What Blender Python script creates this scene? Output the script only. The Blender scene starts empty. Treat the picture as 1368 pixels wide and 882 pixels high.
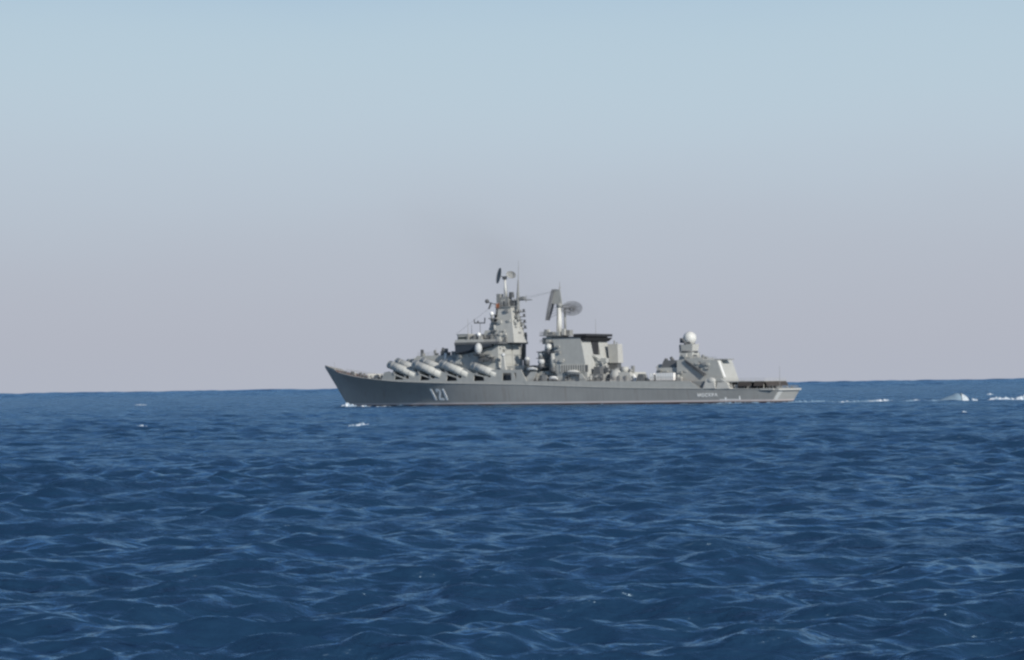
import bpy, bmesh, math, random
import numpy as np
from mathutils import Vector, Matrix

R = math.radians
random.seed(7)
scene = bpy.context.scene
C = scene.collection

# ------------------------------------------------------------------ camera
EYE = Vector((0.0, 0.0, 6.5))
PITCH, ROLL = R(1.335), R(0.8365)
cam_data = bpy.data.cameras.new("camera")
cam_data.sensor_fit = 'HORIZONTAL'
cam_data.sensor_width = 36.0
cam_data.lens = 18.0 / (684.0 / 3218.0)
cam_data.clip_start = 0.5
cam_data.clip_end = 200000.0
cam = bpy.data.objects.new("camera", cam_data)
C.objects.link(cam)
fw = Vector((0, math.cos(PITCH), math.sin(PITCH)))
rt0 = Vector((1, 0, 0))
up0 = rt0.cross(fw)
rt = rt0 * math.cos(ROLL) - up0 * math.sin(ROLL)
up = rt0 * math.sin(ROLL) + up0 * math.cos(ROLL)
cam.matrix_world = Matrix.Translation(EYE) @ Matrix((rt, up, -fw)).transposed().to_4x4()
scene.camera = cam

# ------------------------------------------------------------------ sky, sun, exposure
SUN_DIR = Vector((0.52, -0.75, 0.46)).normalized()       # towards the sun
SUN_EL = math.asin(SUN_DIR.z)
world = bpy.data.worlds.new("World")
scene.world = world
world.use_nodes = True
nt = world.node_tree
nt.nodes.clear()
out = nt.nodes.new("ShaderNodeOutputWorld")
sky = nt.nodes.new("ShaderNodeTexSky")
sky.sky_type = 'NISHITA'
sky.sun_disc = False
sky.sun_elevation = SUN_EL
sky.sun_rotation = math.atan2(SUN_DIR.x, SUN_DIR.y)
sky.air_density = 1.0
sky.dust_density = 0.4
sky.ozone_density = 3.0
bg_sky = nt.nodes.new("ShaderNodeBackground")
bg_sky.inputs['Strength'].default_value = 0.085
nt.links.new(sky.outputs[0], bg_sky.inputs['Color'])
tc = nt.nodes.new("ShaderNodeTexCoord")
sep = nt.nodes.new("ShaderNodeSeparateXYZ")
nt.links.new(tc.outputs['Generated'], sep.inputs[0])
mr = nt.nodes.new("ShaderNodeMapRange")
mr.inputs['From Min'].default_value = 0.0
mr.inputs['From Max'].default_value = 0.25
nt.links.new(sep.outputs['Z'], mr.inputs['Value'])
# thin uneven bands in the haze layer
mp = nt.nodes.new("ShaderNodeMapping")
mp.inputs['Scale'].default_value = (3.0, 3.0, 12.0)
nt.links.new(tc.outputs['Generated'], mp.inputs['Vector'])
nz = nt.nodes.new("ShaderNodeTexNoise")
nz.inputs['Scale'].default_value = 1.6
nz.inputs['Detail'].default_value = 3.0
nt.links.new(mp.outputs[0], nz.inputs['Vector'])
nm = nt.nodes.new("ShaderNodeMath"); nm.operation = 'MULTIPLY_ADD'
nm.inputs[1].default_value = 0.10
nm.inputs[2].default_value = -0.05
nt.links.new(nz.outputs[0], nm.inputs[0])
na = nt.nodes.new("ShaderNodeMath"); na.operation = 'ADD'
nt.links.new(mr.outputs[0], na.inputs[0]); nt.links.new(nm.outputs[0], na.inputs[1])


def lin(r, g, b):
    f = lambda c: (c / 255 / 12.92) if c <= 10 else ((c / 255 + 0.055) / 1.055) ** 2.4
    return (f(r), f(g), f(b), 1.0)


ramp = nt.nodes.new("ShaderNodeValToRGB")
nt.links.new(na.outputs[0], ramp.inputs[0])
cr = ramp.color_ramp
cr.interpolation = 'B_SPLINE'
stops = [(0.0, (176, 181, 194)), (0.10, (178, 182, 194)), (0.25, (181, 189, 201)), (0.40, (186, 201, 214)),
         (0.52, (184, 204, 217)), (0.67, (178, 201, 217)), (0.82, (128, 170, 212)), (1.0, (88, 140, 204))]
cr.elements[0].position = stops[0][0]; cr.elements[0].color = lin(*stops[0][1])
cr.elements[1].position = stops[-1][0]; cr.elements[1].color = lin(*stops[-1][1])
for p, c in stops[1:-1]:
    e = cr.elements.new(p); e.color = lin(*c)
bg_haze = nt.nodes.new("ShaderNodeBackground")
nt.links.new(ramp.outputs[0], bg_haze.inputs['Color'])
fr = nt.nodes.new("ShaderNodeMapRange")
fr.interpolation_type = 'SMOOTHSTEP'
fr.inputs['From Min'].default_value = 0.20
fr.inputs['From Max'].default_value = 0.34
nt.links.new(sep.outputs['Z'], fr.inputs['Value'])
mixs = nt.nodes.new("ShaderNodeMixShader")
nt.links.new(fr.outputs[0], mixs.inputs[0])
nt.links.new(bg_haze.outputs[0], mixs.inputs[1])
nt.links.new(bg_sky.outputs[0], mixs.inputs[2])
nt.links.new(mixs.outputs[0], out.inputs['Surface'])

sun_data = bpy.data.lights.new("sun", 'SUN')
sun_data.energy = 4.2
sun_data.angle = R(0.5)
sun_data.color = (1.0, 0.945, 0.86)
sun = bpy.data.objects.new("sun", sun_data)
C.objects.link(sun)
sun.rotation_euler = (-SUN_DIR).to_track_quat('-Z', 'Y').to_euler()

scene.view_settings.view_transform = 'Standard'
scene.view_settings.look = 'None'
scene.view_settings.exposure = 0.0
scene.view_settings.gamma = 1.0
scene.view_settings.use_curve_mapping = False
scene.cycles.filter_width = 2.5
scene.cycles.max_bounces = 6


# ------------------------------------------------------------------ materials
def new_mat(name):
    m = bpy.data.materials.new(name)
    m.use_nodes = True
    n = m.node_tree
    return m, n, n.nodes['Principled BSDF']


def paint(name, col, rough=0.6, var=0.12, streak=0.10, scale=0.6, metallic=0.0):
    """Weathered paint: broad mottling and vertical run-off streaks."""
    m, n, b = new_mat(name)
    t = n.nodes.new("ShaderNodeTexCoord")
    n1 = n.nodes.new("ShaderNodeTexNoise"); n1.inputs['Scale'].default_value = scale; n1.inputs['Detail'].default_value = 5
    n.links.new(t.outputs['Object'], n1.inputs['Vector'])
    mpp = n.nodes.new("ShaderNodeMapping"); mpp.inputs['Scale'].default_value = (1.4, 1.4, 0.12)
    n.links.new(t.outputs['Object'], mpp.inputs['Vector'])
    n2 = n.nodes.new("ShaderNodeTexNoise"); n2.inputs['Scale'].default_value = 1.0; n2.inputs['Detail'].default_value = 3
    n.links.new(mpp.outputs[0], n2.inputs['Vector'])
    a = n.nodes.new("ShaderNodeMath"); a.operation = 'MULTIPLY_ADD'
    a.inputs[1].default_value = 2 * var; a.inputs[2].default_value = 1 - var
    n.links.new(n1.outputs[0], a.inputs[0])
    s = n.nodes.new("ShaderNodeMath"); s.operation = 'MULTIPLY_ADD'
    s.inputs[1].default_value = 2 * streak; s.inputs[2].default_value = 1 - streak
    n.links.new(n2.outputs[0], s.inputs[0])
    p = n.nodes.new("ShaderNodeMath"); p.operation = 'MULTIPLY'
    n.links.new(a.outputs[0], p.inputs[0]); n.links.new(s.outputs[0], p.inputs[1])
    v = n.nodes.new("ShaderNodeVectorMath"); v.operation = 'SCALE'
    v.inputs[0].default_value = col
    n.links.new(p.outputs[0], v.inputs['Scale'])
    n.links.new(v.outputs[0], b.inputs['Base Color'])
    b.inputs['Roughness'].default_value = rough
    b.inputs['Metallic'].default_value = metallic
    return m


M = {}
M['grey'] = paint('naval_grey_paint', (0.385, 0.39, 0.37))
M['light'] = paint('pale_grey_paint', (0.43, 0.43, 0.405))
M['tube'] = paint('launcher_paint', (0.49, 0.495, 0.47), var=0.08, streak=0.06)
M['dark'] = paint('dark_paint_and_shade', (0.105, 0.11, 0.115), var=0.3)  # machinery, and colour for painted shade in openings and under overhangs
M['mid'] = paint('mid_grey_paint', (0.25, 0.255, 0.25), var=0.2)
M['black'] = paint('soot_and_shade_black', (0.022, 0.023, 0.027), rough=0.8, var=0.3)  # funnel soot, and black for painted shade in gaps
M['deck'] = paint('red_brown_deck_paint', (0.17, 0.105, 0.085), rough=0.8, var=0.2)
M['white'] = paint('white_paint', (0.80, 0.80, 0.78), rough=0.4, var=0.03, streak=0.03)
M['radome'] = paint('radome_white', (0.60, 0.60, 0.57), rough=0.5, var=0.05, streak=0.05)
M['dome_grey'] = paint('radome_grey', (0.48, 0.49, 0.49), rough=0.5, var=0.05, streak=0.05)
M['number'] = paint('number_white', (0.92, 0.92, 0.90), rough=0.6, var=0.05, streak=0.1)
M['flag'] = paint('orange_red_cloth', (0.36, 0.13, 0.06), rough=0.9, var=0.2)
M['wing_shade'] = paint('bridge_wing_shade', (0.042, 0.052, 0.066), rough=0.5, var=0.15)  # dark colour for the shaded underside of the bridge wings
M['net'] = paint('tarred_net', (0.050, 0.043, 0.040), rough=0.9, var=0.4)
M['lattice'] = paint('lattice_metal', (0.13, 0.135, 0.145), var=0.15)
m, n, b = new_mat('bridge_glass')
b.inputs['Base Color'].default_value = (0.02, 0.035, 0.035, 1); b.inputs['Roughness'].default_value = 0.08
M['glass'] = m

# hull: grey above, a white cut line and dark red boot topping near the waterline
m = paint('hull_paint', (0.295, 0.300, 0.292), rough=0.6, var=0.20, streak=0.10, scale=0.10)
n = m.node_tree; b = n.nodes['Principled BSDF']
src = b.inputs['Base Color'].links[0].from_socket
t = n.nodes.new("ShaderNodeTexCoord"); sp = n.nodes.new("ShaderNodeSeparateXYZ")
n.links.new(t.outputs['Object'], sp.inputs[0])
rm = n.nodes.new("ShaderNodeMapping"); rm.inputs['Scale'].default_value = (0.55, 0.55, 0.05)
n.links.new(t.outputs['Object'], rm.inputs['Vector'])
rn = n.nodes.new("ShaderNodeTexNoise"); rn.inputs['Scale'].default_value = 1.0; rn.inputs['Detail'].default_value = 4
n.links.new(rm.outputs[0], rn.inputs['Vector'])
rr_ = n.nodes.new("ShaderNodeMapRange"); rr_.inputs['From Min'].default_value = 0.58; rr_.inputs['From Max'].default_value = 0.74; rr_.inputs['To Max'].default_value = 0.35
n.links.new(rn.outputs[0], rr_.inputs['Value'])
mr_ = n.nodes.new("ShaderNodeMixRGB"); mr_.inputs[2].default_value = (0.19, 0.15, 0.125, 1)
n.links.new(rr_.outputs[0], mr_.inputs[0]); n.links.new(src, mr_.inputs[1]); src = mr_.outputs[0]
cmp_w = n.nodes.new("ShaderNodeMath"); cmp_w.operation = 'LESS_THAN'; cmp_w.inputs[1].default_value = 1.08
cmp_d = n.nodes.new("ShaderNodeMath"); cmp_d.operation = 'LESS_THAN'; cmp_d.inputs[1].default_value = 0.58
n.links.new(sp.outputs['Z'], cmp_w.inputs[0]); n.links.new(sp.outputs['Z'], cmp_d.inputs[0])
mx1 = n.nodes.new("ShaderNodeMixRGB"); mx1.inputs[2].default_value = (0.60, 0.54, 0.53, 1)
n.links.new(cmp_w.outputs[0], mx1.inputs[0]); n.links.new(src, mx1.inputs[1])
mx2 = n.nodes.new("ShaderNodeMixRGB"); mx2.inputs[2].default_value = (0.075, 0.048, 0.046, 1)
n.links.new(cmp_d.outputs[0], mx2.inputs[0]); n.links.new(mx1.outputs[0], mx2.inputs[1])
n.links.new(mx2.outputs[0], b.inputs['Base Color'])
M['hull'] = m


M['transom'] = M['hull'].copy()  # hull paint copy, lightened to paint in the sun on the stern
for q in M['transom'].node_tree.nodes:
    if q.type == 'VECT_MATH': q.inputs[0].default_value = (0.40, 0.40, 0.385)


# ------------------------------------------------------------------ the sea
W_RNG = np.random.default_rng(21)
NW = 220
lam = np.exp(W_RNG.uniform(np.log(0.65), np.log(17.0), NW))
slope = np.where(lam > 3.6, 0.044 * (3.6 / lam) ** 0.85, 0.042) * W_RNG.uniform(0.6, 1.4, NW)
amp = slope * lam / (2 * np.pi)
ang = W_RNG.normal(0, 0.58, NW) + R(-90 + 14)
kx, ky = np.cos(ang) * 2 * np.pi / lam, np.sin(ang) * 2 * np.pi / lam
ph = W_RNG.uniform(0, 2 * np.pi, NW)


# longer swell that a coarser, farther mesh can still carry, so that distant water keeps its slopes
NS = 110
slam = np.exp(W_RNG.uniform(np.log(38.0), np.log(420.0), NS))
sang = W_RNG.normal(0, 0.45, NS) + R(-90)
sph_ = W_RNG.uniform(0, 2 * np.pi, NS)


def far_swell(x, y, spacing):
    dz = np.zeros_like(x)
    for i in range(NS):
        q = slam[i] / spacing
        att = np.clip((q - 2.5) / 1.5, 0, 1) * np.clip((9 - q) / 3, 0, 1)
        k = 2 * np.pi / slam[i]
        dz += att * (0.024 / k) * np.cos(k * (np.cos(sang[i]) * x + np.sin(sang[i]) * y) + sph_[i])
    return dz


def waves(x, y, spacing):
    """Summed wind waves; a wave shorter than the local mesh can carry is faded out."""
    dx = np.zeros_like(x); dy = np.zeros_like(x); dz = np.zeros_like(x)
    for i in range(NW):
        att = np.clip((lam[i] / spacing - 2.0) / 2.5, 0, 1)
        p = kx[i] * x + ky[i] * y + ph[i]
        s, c = np.sin(p), np.cos(p)
        dz += att * amp[i] * c
        dx -= att * amp[i] * 0.35 * np.cos(ang[i]) * s
        dy -= att * amp[i] * 0.35 * np.sin(ang[i]) * s
    # gusty patches: stretches of rougher and calmer water
    g = 0.85 + 0.28 * np.sin(x * 0.037 + 1.3 * np.sin(y * 0.021)) * np.sin(y * 0.029 + 0.7 + 1.1 * np.sin(x * 0.017))
    return dx * g, dy * g, dz * g


def sea_mesh():
    rows = [0.5, 4, 9, 15, 22, 28, 33]
    r = 36.0
    while r < 15500:
        rows.append(r); r *= 1.0029
    rows = np.array(rows)
    fine = np.arange(-R(16.5), R(16.5), 0.00115)
    mid = np.arange(R(16.5), R(50), 0.005)
    coarse = np.linspace(R(50), 2 * np.pi - R(50), 70)
    th = np.concatenate([fine, mid, coarse, (2 * np.pi - mid)[::-1][:-1]])
    dth = np.diff(np.concatenate([th, [2 * np.pi - R(16.5)]]))
    dth = np.maximum(dth, np.roll(dth, 1))
    nr, nc = len(rows), len(th)
    dr = np.diff(np.concatenate([rows, [rows[-1] * 1.0029]]))
    RR, TT = np.meshgrid(rows, th, indexing='ij')
    X = RR * np.sin(TT); Y = RR * np.cos(TT)
    sp_ = np.maximum(dr[:, None] * 0.9, 0.6 * RR * dth[None, :])
    dx, dy, dz = waves(X, Y, sp_)
    far = rows > 900
    dz[far] += far_swell(X[far], Y[far], sp_[far])
    V = np.stack([X + dx, Y + dy, dz], -1).reshape(-1, 3)
    i = np.arange(nr - 1)[:, None] * nc
    j = np.arange(nc)[None, :]
    jn = (j + 1) % nc
    F = np.stack([i + j, i + nc + j, i + nc + jn, i + jn], -1).reshape(-1, 4)
    me = bpy.data.meshes.new("sea")
    me.vertices.add(len(V)); me.vertices.foreach_set("co", V.astype(np.float32).ravel())
    me.loops.add(F.size); me.loops.foreach_set("vertex_index", F.astype(np.int32).ravel())
    me.polygons.add(len(F))
    me.polygons.foreach_set("loop_start", np.arange(0, F.size, 4, dtype=np.int32))
    me.polygons.foreach_set("loop_total", np.full(len(F), 4, dtype=np.int32))
    me.update(calc_edges=True)
    me.polygons.foreach_set("use_smooth", np.ones(len(F), dtype=bool))
    # faces must look up
    if me.polygons[len(F) // 2].normal.z < 0:
        me.flip_normals()
    return me


m, n, b = new_mat('sea_water')
t = n.nodes.new("ShaderNodeTexCoord")


def sea_noise(scale, sx, sy, rot, detail, rough=0.55):
    mp_ = n.nodes.new("ShaderNodeMapping"); mp_.inputs['Scale'].default_value = (sx, sy, 1.0)
    mp_.inputs['Rotation'].default_value = (0, 0, R(rot))
    n.links.new(t.outputs['Object'], mp_.inputs['Vector'])
    r_ = n.nodes.new("ShaderNodeTexNoise"); r_.inputs['Scale'].default_value = scale
    r_.inputs['Detail'].default_value = detail; r_.inputs['Roughness'].default_value = rough
    n.links.new(mp_.outputs[0], r_.inputs['Vector'])
    return r_.outputs[0]


def sea_bump(height, dist, strength, below=None):
    bp_ = n.nodes.new("ShaderNodeBump"); bp_.inputs['Distance'].default_value = dist
    if isinstance(strength, float): bp_.inputs['Strength'].default_value = strength
    else: n.links.new(strength, bp_.inputs['Strength'])
    n.links.new(height, bp_.inputs['Height'])
    if below: n.links.new(below, bp_.inputs['Normal'])
    return bp_.outputs[0]


def remap(sock, lo, hi, a, c):
    q = n.nodes.new("ShaderNodeMapRange"); q.interpolation_type = 'SMOOTHSTEP'
    for k_, v_ in (('From Min', lo), ('From Max', hi), ('To Min', a), ('To Max', c)): q.inputs[k_].default_value = v_
    n.links.new(sock, q.inputs['Value'])
    return q.outputs[0]


gust = sea_noise(0.045, 0.6, 1.6, 8, 4.0)                      # cat's paws: rougher and calmer patches
nrm1 = sea_bump(sea_noise(0.16, 0.7, 1.5, -10, 4.0), 1.3, 1.0)
nrm2 = sea_bump(sea_noise(0.75, 0.7, 1.5, 14, 5.0, 0.55), 0.42, remap(gust, 0.35, 0.65, 0.45, 1.0), nrm1)
nrm3 = sea_bump(sea_noise(2.6, 0.7, 1.4, -6, 3.0, 0.5), 0.09, remap(gust, 0.35, 0.65, 0.5, 1.0), nrm2)
# sea water = blue upwelling light under a Fresnel reflection of the sky
n.nodes.remove(b)
dif = n.nodes.new("ShaderNodeBsdfDiffuse"); dif.inputs['Color'].default_value = (0.0116, 0.037, 0.080, 1)
n.links.new(nrm3, dif.inputs['Normal'])
glo = n.nodes.new("ShaderNodeBsdfGlossy"); glo.inputs['Color'].default_value = (0.54, 0.76, 0.94, 1)
n.links.new(nrm3, glo.inputs['Normal'])
n.links.new(remap(gust, 0.35, 0.65, 0.20, 0.28), glo.inputs['Roughness'])
frs = n.nodes.new("ShaderNodeFresnel"); frs.inputs['IOR'].default_value = 1.48
n.links.new(nrm3, frs.inputs['Normal'])
mxs = n.nodes.new("ShaderNodeMixShader")
n.links.new(frs.outputs[0], mxs.inputs[0]); n.links.new(dif.outputs[0], mxs.inputs[1]); n.links.new(glo.outputs[0], mxs.inputs[2])
n.links.new(mxs.outputs[0], n.nodes['Material Output'].inputs['Surface'])
M['sea'] = m

sea = bpy.data.objects.new("sea", sea_mesh())
C.objects.link(sea)
sea.data.materials.append(M['sea'])
sea['kind'] = 'structure'
sea['label'] = 'choppy deep blue sea reaching to the horizon'


# ------------------------------------------------------------------ mesh helpers
class MB:
    def __init__(self):
        self.v = []; self.f = []; self.smooth = []; self.marks = []

    def add(self, vs, fs, smooth=False):
        o = len(self.v)
        self.marks.append((o, len(self.f)))
        self.v += [tuple(p) for p in vs]
        self.f += [tuple(i + o for i in f) for f in fs]
        self.smooth += [smooth] * len(fs)
        return self

    def box(self, x0, x1, y0, y1, z0, z1):
        return self.frustum((x0, x1, y0, y1), z0, (x0, x1, y0, y1), z1)

    def frustum(self, b, z0, t, z1):
        x0, x1, y0, y1 = b; X0, X1, Y0, Y1 = t
        vs = [(x0, y0, z0), (x1, y0, z0), (x1, y1, z0), (x0, y1, z0), (X0, Y0, z1), (X1, Y0, z1), (X1, Y1, z1), (X0, Y1, z1)]
        return self.add(vs, [(3, 2, 1, 0), (4, 5, 6, 7), (0, 1, 5, 4), (1, 2, 6, 5), (2, 3, 7, 6), (3, 0, 4, 7)])

    def prism(self, poly, y0, y1):
        """polygon in (x, z), extruded across y"""
        k = len(poly)
        vs = [(p[0], y0, p[1]) for p in poly] + [(p[0], y1, p[1]) for p in poly]
        fs = [tuple(range(k)), tuple(range(2 * k - 1, k - 1, -1))]
        fs += [(i, k + i, k + (i + 1) % k, (i + 1) % k) for i in range(k)]
        return self.add(vs, fs)

    def plan(self, poly, z0, z1, top=None):
        """polygon in (x, y), extruded up"""
        k = len(poly); top = top or poly
        vs = [(p[0], p[1], z0) for p in poly] + [(p[0], p[1], z1) for p in top]
        fs = [tuple(range(k - 1, -1, -1)), tuple(range(k, 2 * k))]
        fs += [(i, (i + 1) % k, k + (i + 1) % k, k + i) for i in range(k)]
        return self.add(vs, fs)

    def rod(self, p0, p1, r0, r1=None, k=10):
        r1 = r0 if r1 is None else r1
        p0, p1 = Vector(p0), Vector(p1)
        d = (p1 - p0).normalized()
        u = d.orthogonal().normalized(); w = d.cross(u)
        vs = []
        for p, r in ((p0, r0), (p1, r1)):
            for i in range(k):
                a = 2 * math.pi * i / k
                vs.append(p + (u * math.cos(a) + w * math.sin(a)) * r)
        fs = [tuple(range(k - 1, -1, -1)), tuple(range(k, 2 * k))]
        fs += [(i, (i + 1) % k, k + (i + 1) % k, k + i) for i in range(k)]
        return self.add(vs, fs, k > 8)

    def ball(self, c, r, sc=(1, 1, 1), nu=18, nv=12, z0=-1.0):
        vs = []; fs = []
        for j in range(nv + 1):
            a = math.asin(max(-1, z0)) + (math.pi / 2 - math.asin(max(-1, z0))) * j / nv
            for i in range(nu):
                g = 2 * math.pi * i / nu
                vs.append((c[0] + r * sc[0] * math.cos(a) * math.cos(g), c[1] + r * sc[1] * math.cos(a) * math.sin(g), c[2] + r * sc[2] * math.sin(a)))
        for j in range(nv):
            for i in range(nu):
                fs.append((j * nu + i, j * nu + (i + 1) % nu, (j + 1) * nu + (i + 1) % nu, (j + 1) * nu + i))
        fs.append(tuple(range(nu - 1, -1, -1)))
        return self.add(vs, fs, True)

    def dish(self, c, nrm, side, ra, rb, depth, thick=0.12, k=20):
        """a shallow elliptical bowl: ra along side, rb across it, opening along nrm"""
        c, nrm, side = Vector(c), Vector(nrm).normalized(), Vector(side)
        side = (side - nrm * side.dot(nrm)).normalized(); oth = nrm.cross(side)
        vs = []; fs = []; rings = 4
        for s, off in ((1, 0), (-1, -thick)):
            for q in range(rings + 1):
                t_ = q / rings
                for i in range(k):
                    a = 2 * math.pi * i / k
                    vs.append(c + side * (ra * t_ * math.cos(a)) + oth * (rb * t_ * math.sin(a)) + nrm * (depth * (t_ * t_ - 1) + off))
        L = (rings + 1) * k
        for s in (0, 1):
            for q in range(rings):
                for i in range(k):
                    a_, b_, c_, d_ = (s * L + q * k + i, s * L + q * k + (i + 1) % k, s * L + (q + 1) * k + (i + 1) % k, s * L + (q + 1) * k + i)
                    fs.append((a_, b_, c_, d_) if s == 0 else (d_, c_, b_, a_))
        for i in range(k):
            fs.append((rings * k + i, rings * k + (i + 1) % k, L + rings * k + (i + 1) % k, L + rings * k + i))
        return self.add(vs, fs)

    def rail(self, pts, h=1.1, step=2.2, r=0.035, wires=3):
        for a, b in zip(pts[:-1], pts[1:]):
            a, b = Vector(a), Vector(b)
            k = max(1, int((b - a).length / step))
            for i in range(k + 1):
                p = a.lerp(b, i / k)
                self.rod(p, p + Vector((0, 0, h)), r, k=5)
            for q in range(1, wires + 1):
                o = Vector((0, 0, h * q / wires))
                self.rod(a + o, b + o, r * 0.8, k=5)
        return self

    def build(self, name, mat, parent=None, recalc=True, apart=False):
        if apart:                                    # every touching clump of pieces becomes an object of its own
            bb = []
            for p, (v0, f0) in enumerate(self.marks):
                v1, f1 = self.marks[p + 1] if p + 1 < len(self.marks) else (len(self.v), len(self.f))
                a = np.array(self.v[v0:v1]); bb.append((a.min(0) - 0.03, a.max(0) + 0.03, v0, v1, f0, f1))
            gid = list(range(len(bb)))
            for i in range(len(bb)):
                for j in range(i):
                    if np.all(bb[i][0] <= bb[j][1]) and np.all(bb[j][0] <= bb[i][1]):
                        a, c = gid[i], gid[j]
                        gid = [c if g_ == a else g_ for g_ in gid]
            last = None
            for g_ in sorted(set(gid)):
                mb = MB()
                for i, q in enumerate(bb):
                    if gid[i] == g_:
                        mb.add(self.v[q[2]:q[3]], [tuple(k - q[2] for k in f) for f in self.f[q[4]:q[5]]], self.smooth[q[4]])
                last = mb.build(name, mat, parent, recalc)
            return last
        me = bpy.data.meshes.new(name)
        me.from_pydata(self.v, [], self.f)
        me.polygons.foreach_set("use_smooth", self.smooth)
        if recalc:
            bm = bmesh.new(); bm.from_mesh(me)
            bmesh.ops.recalc_face_normals(bm, faces=bm.faces)
            bm.to_mesh(me); bm.free()
        me.materials.append(M[mat] if isinstance(mat, str) else mat)
        o = bpy.data.objects.new(name, me)
        C.objects.link(o)
        if parent: o.parent = parent
        return o


def tag(o, label=None, cat=None, group=None, kind=None):
    if label: o['label'] = label
    if cat: o['category'] = cat
    if group: o['group'] = group
    if kind: o['kind'] = kind
    return o


# ------------------------------------------------------------------ the warship
# ship axes: +x towards the bow, +y to port (the side that is seen), z up from the waterline
A = R(33.0)
SHIP_LOC = Vector((10.3, 820.0, 0.0))
SHIP_ROT = math.pi - A
ship = bpy.data.objects.new("warship", None)
C.objects.link(ship)
ship.location = SHIP_LOC
ship.rotation_euler = (0, 0, SHIP_ROT)
tag(ship, 'long grey warship numbered 121 with slanted launch tubes, under way on blue sea', 'warship')
SHIP_M = Matrix.Translation(SHIP_LOC) @ Matrix.Rotation(SHIP_ROT, 4, 'Z')

XS = [-93, -80, -66, -50, -37, -18, 1, 18, 32, 45, 54, 61, 67.5, 74, 80, 86, 90, 93]
ZS = [4.35, 4.5, 4.8, 5.1, 5.4, 6.1, 6.9, 7.4, 7.8, 8.3, 8.7, 9.2, 9.8, 10.5, 11.4, 12.5, 13.4, 14.2]
YS = [7.9, 9.2, 9.9, 10.2, 10.3, 10.4, 10.4, 10.3, 10.0, 9.6, 9.1, 8.4, 7.5, 6.2, 4.6, 2.7, 1.3, 0.12]
YW = [7.5, 8.5, 9.2, 9.6, 9.8, 9.9, 9.8, 9.1, 7.9, 6.0, 4.4, 3.3, 2.4, 1.6, 1.0, 0.5, 0.25, 0.05]
PW = [1.0, 1.0, 1.0, 1.0, 1.0, 1.0, 1.0, 1.1, 1.3, 1.6, 1.9, 2.1, 2.1, 2.0, 1.8, 1.5, 1.2, 1.0]


def stn(x, T): return float(np.interp(x, XS, T))


def stem(x, v):
    """stations rake with height: the stem and the transom both lean"""
    fwd = max(0.0, (x - 20) / 73.0) ** 2
    aft = max(0.0, (-70 - x) / 23.0)
    return x - 10.3 * fwd * (1 - v) + 2.7 * aft * (1 - v)


def hull_y(x, z):
    xs = x
    for _ in range(6):
        v = z / stn(xs, ZS)
        xs = x + (xs - stem(xs, v))
    v = min(1, max(0, z / stn(xs, ZS)))
    return stn(xs, YW) + (stn(xs, YS) - stn(xs, YW)) * v ** stn(xs, PW)


def hull_mesh():
    xs = np.concatenate([np.arange(-93, 50, 2.0), np.arange(50, 93, 1.2), [93.0]])
    vv = [-0.18, 0.0, 0.08, 0.16, 0.28, 0.42, 0.56, 0.7, 0.84, 0.93, 1.0]
    mb = MB(); L = len(vv)
    vs = []
    for x in xs:
        zs, ys, yw, p = stn(x, ZS), stn(x, YS), stn(x, YW), stn(x, PW)
        for sgn in (1, -1):
            for v in vv:
                y = yw + (ys - yw) * max(v, 0) ** p
                if v < 0: y *= 0.93
                vs.append((stem(x, v), sgn * y, v * zs))
    fs = []
    for i in range(len(xs) - 1):
        a = i * 2 * L; c = (i + 1) * 2 * L
        for j in range(L - 1):
            fs.append((a + j, c + j, c + j + 1, a + j + 1))
            fs.append((a + L + j, a + L + j + 1, c + L + j + 1, c + L + j))
    mb.add(vs, fs, True)
    global TRANSOM
    TRANSOM = MB().add([vs[j] for j in range(L)] + [vs[L + j] for j in range(L)],
           [(j, j + 1, L + j + 1, L + j) for j in range(L - 1)])            # transom
    e = (len(xs) - 1) * 2 * L
    mb.add([vs[e + j] for j in range(2 * L)], [(j, L + j, L + j + 1, j + 1) for j in range(L - 1)])
    return mb


hull = hull_mesh().build('hull', 'hull', ship)
TRANSOM.build('transom', 'transom', ship)
d = MB()
xs = list(np.arange(-92.9, 92, 3.0)) + [92.6]
vs = []
for x in xs:
    vs += [(x, stn(x, YS) - 0.02, stn(x, ZS) + 0.03), (x, -stn(x, YS) + 0.02, stn(x, ZS) + 0.03)]
d.add(vs, [(2 * i, 2 * i + 1, 2 * i + 3, 2 * i + 2) for i in range(len(xs) - 1)])
d.build('deck', 'deck', ship)
# pale rods along the deck edge, its sunlit line put into the colour
g = MB()
for s in (1, -1):
    pts = [(x, s * (stn(x, YS) + 0.03), stn(x, ZS) + 0.02) for x in np.arange(-92.5, 86, 3.0)]
    for a, b_ in zip(pts[:-1], pts[1:]): g.rod(a, b_, 0.14, k=6)
g.build('gunwale', 'light', ship, apart=True)
# bow bulwark
bw = MB(); pts = list(np.arange(85.5, 92.8, 0.9)) + [92.9]
for s in (1, -1):
    vs = []
    for x in pts:
        y = s * stn(x, YS); z = stn(x, ZS); h = 0.75 * min(1, (x - 85.3) / 2.0) + 0.1
        vs += [(x, y, z - 0.05), (x + 0.1, y * 1.04, z + h), (x, y - s * 0.12, z - 0.05), (x + 0.1, y * 1.04 - s * 0.12, z + h)]
    fs = []
    for i in range(len(pts) - 1):
        o = 4 * i
        fs += [(o, o + 4, o + 5, o + 1), (o + 2, o + 3, o + 7, o + 6), (o + 1, o + 5, o + 7, o + 3)]
    bw.add(vs, fs)
bw.build('bow_bulwark', 'hull', ship, apart=True)

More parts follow.
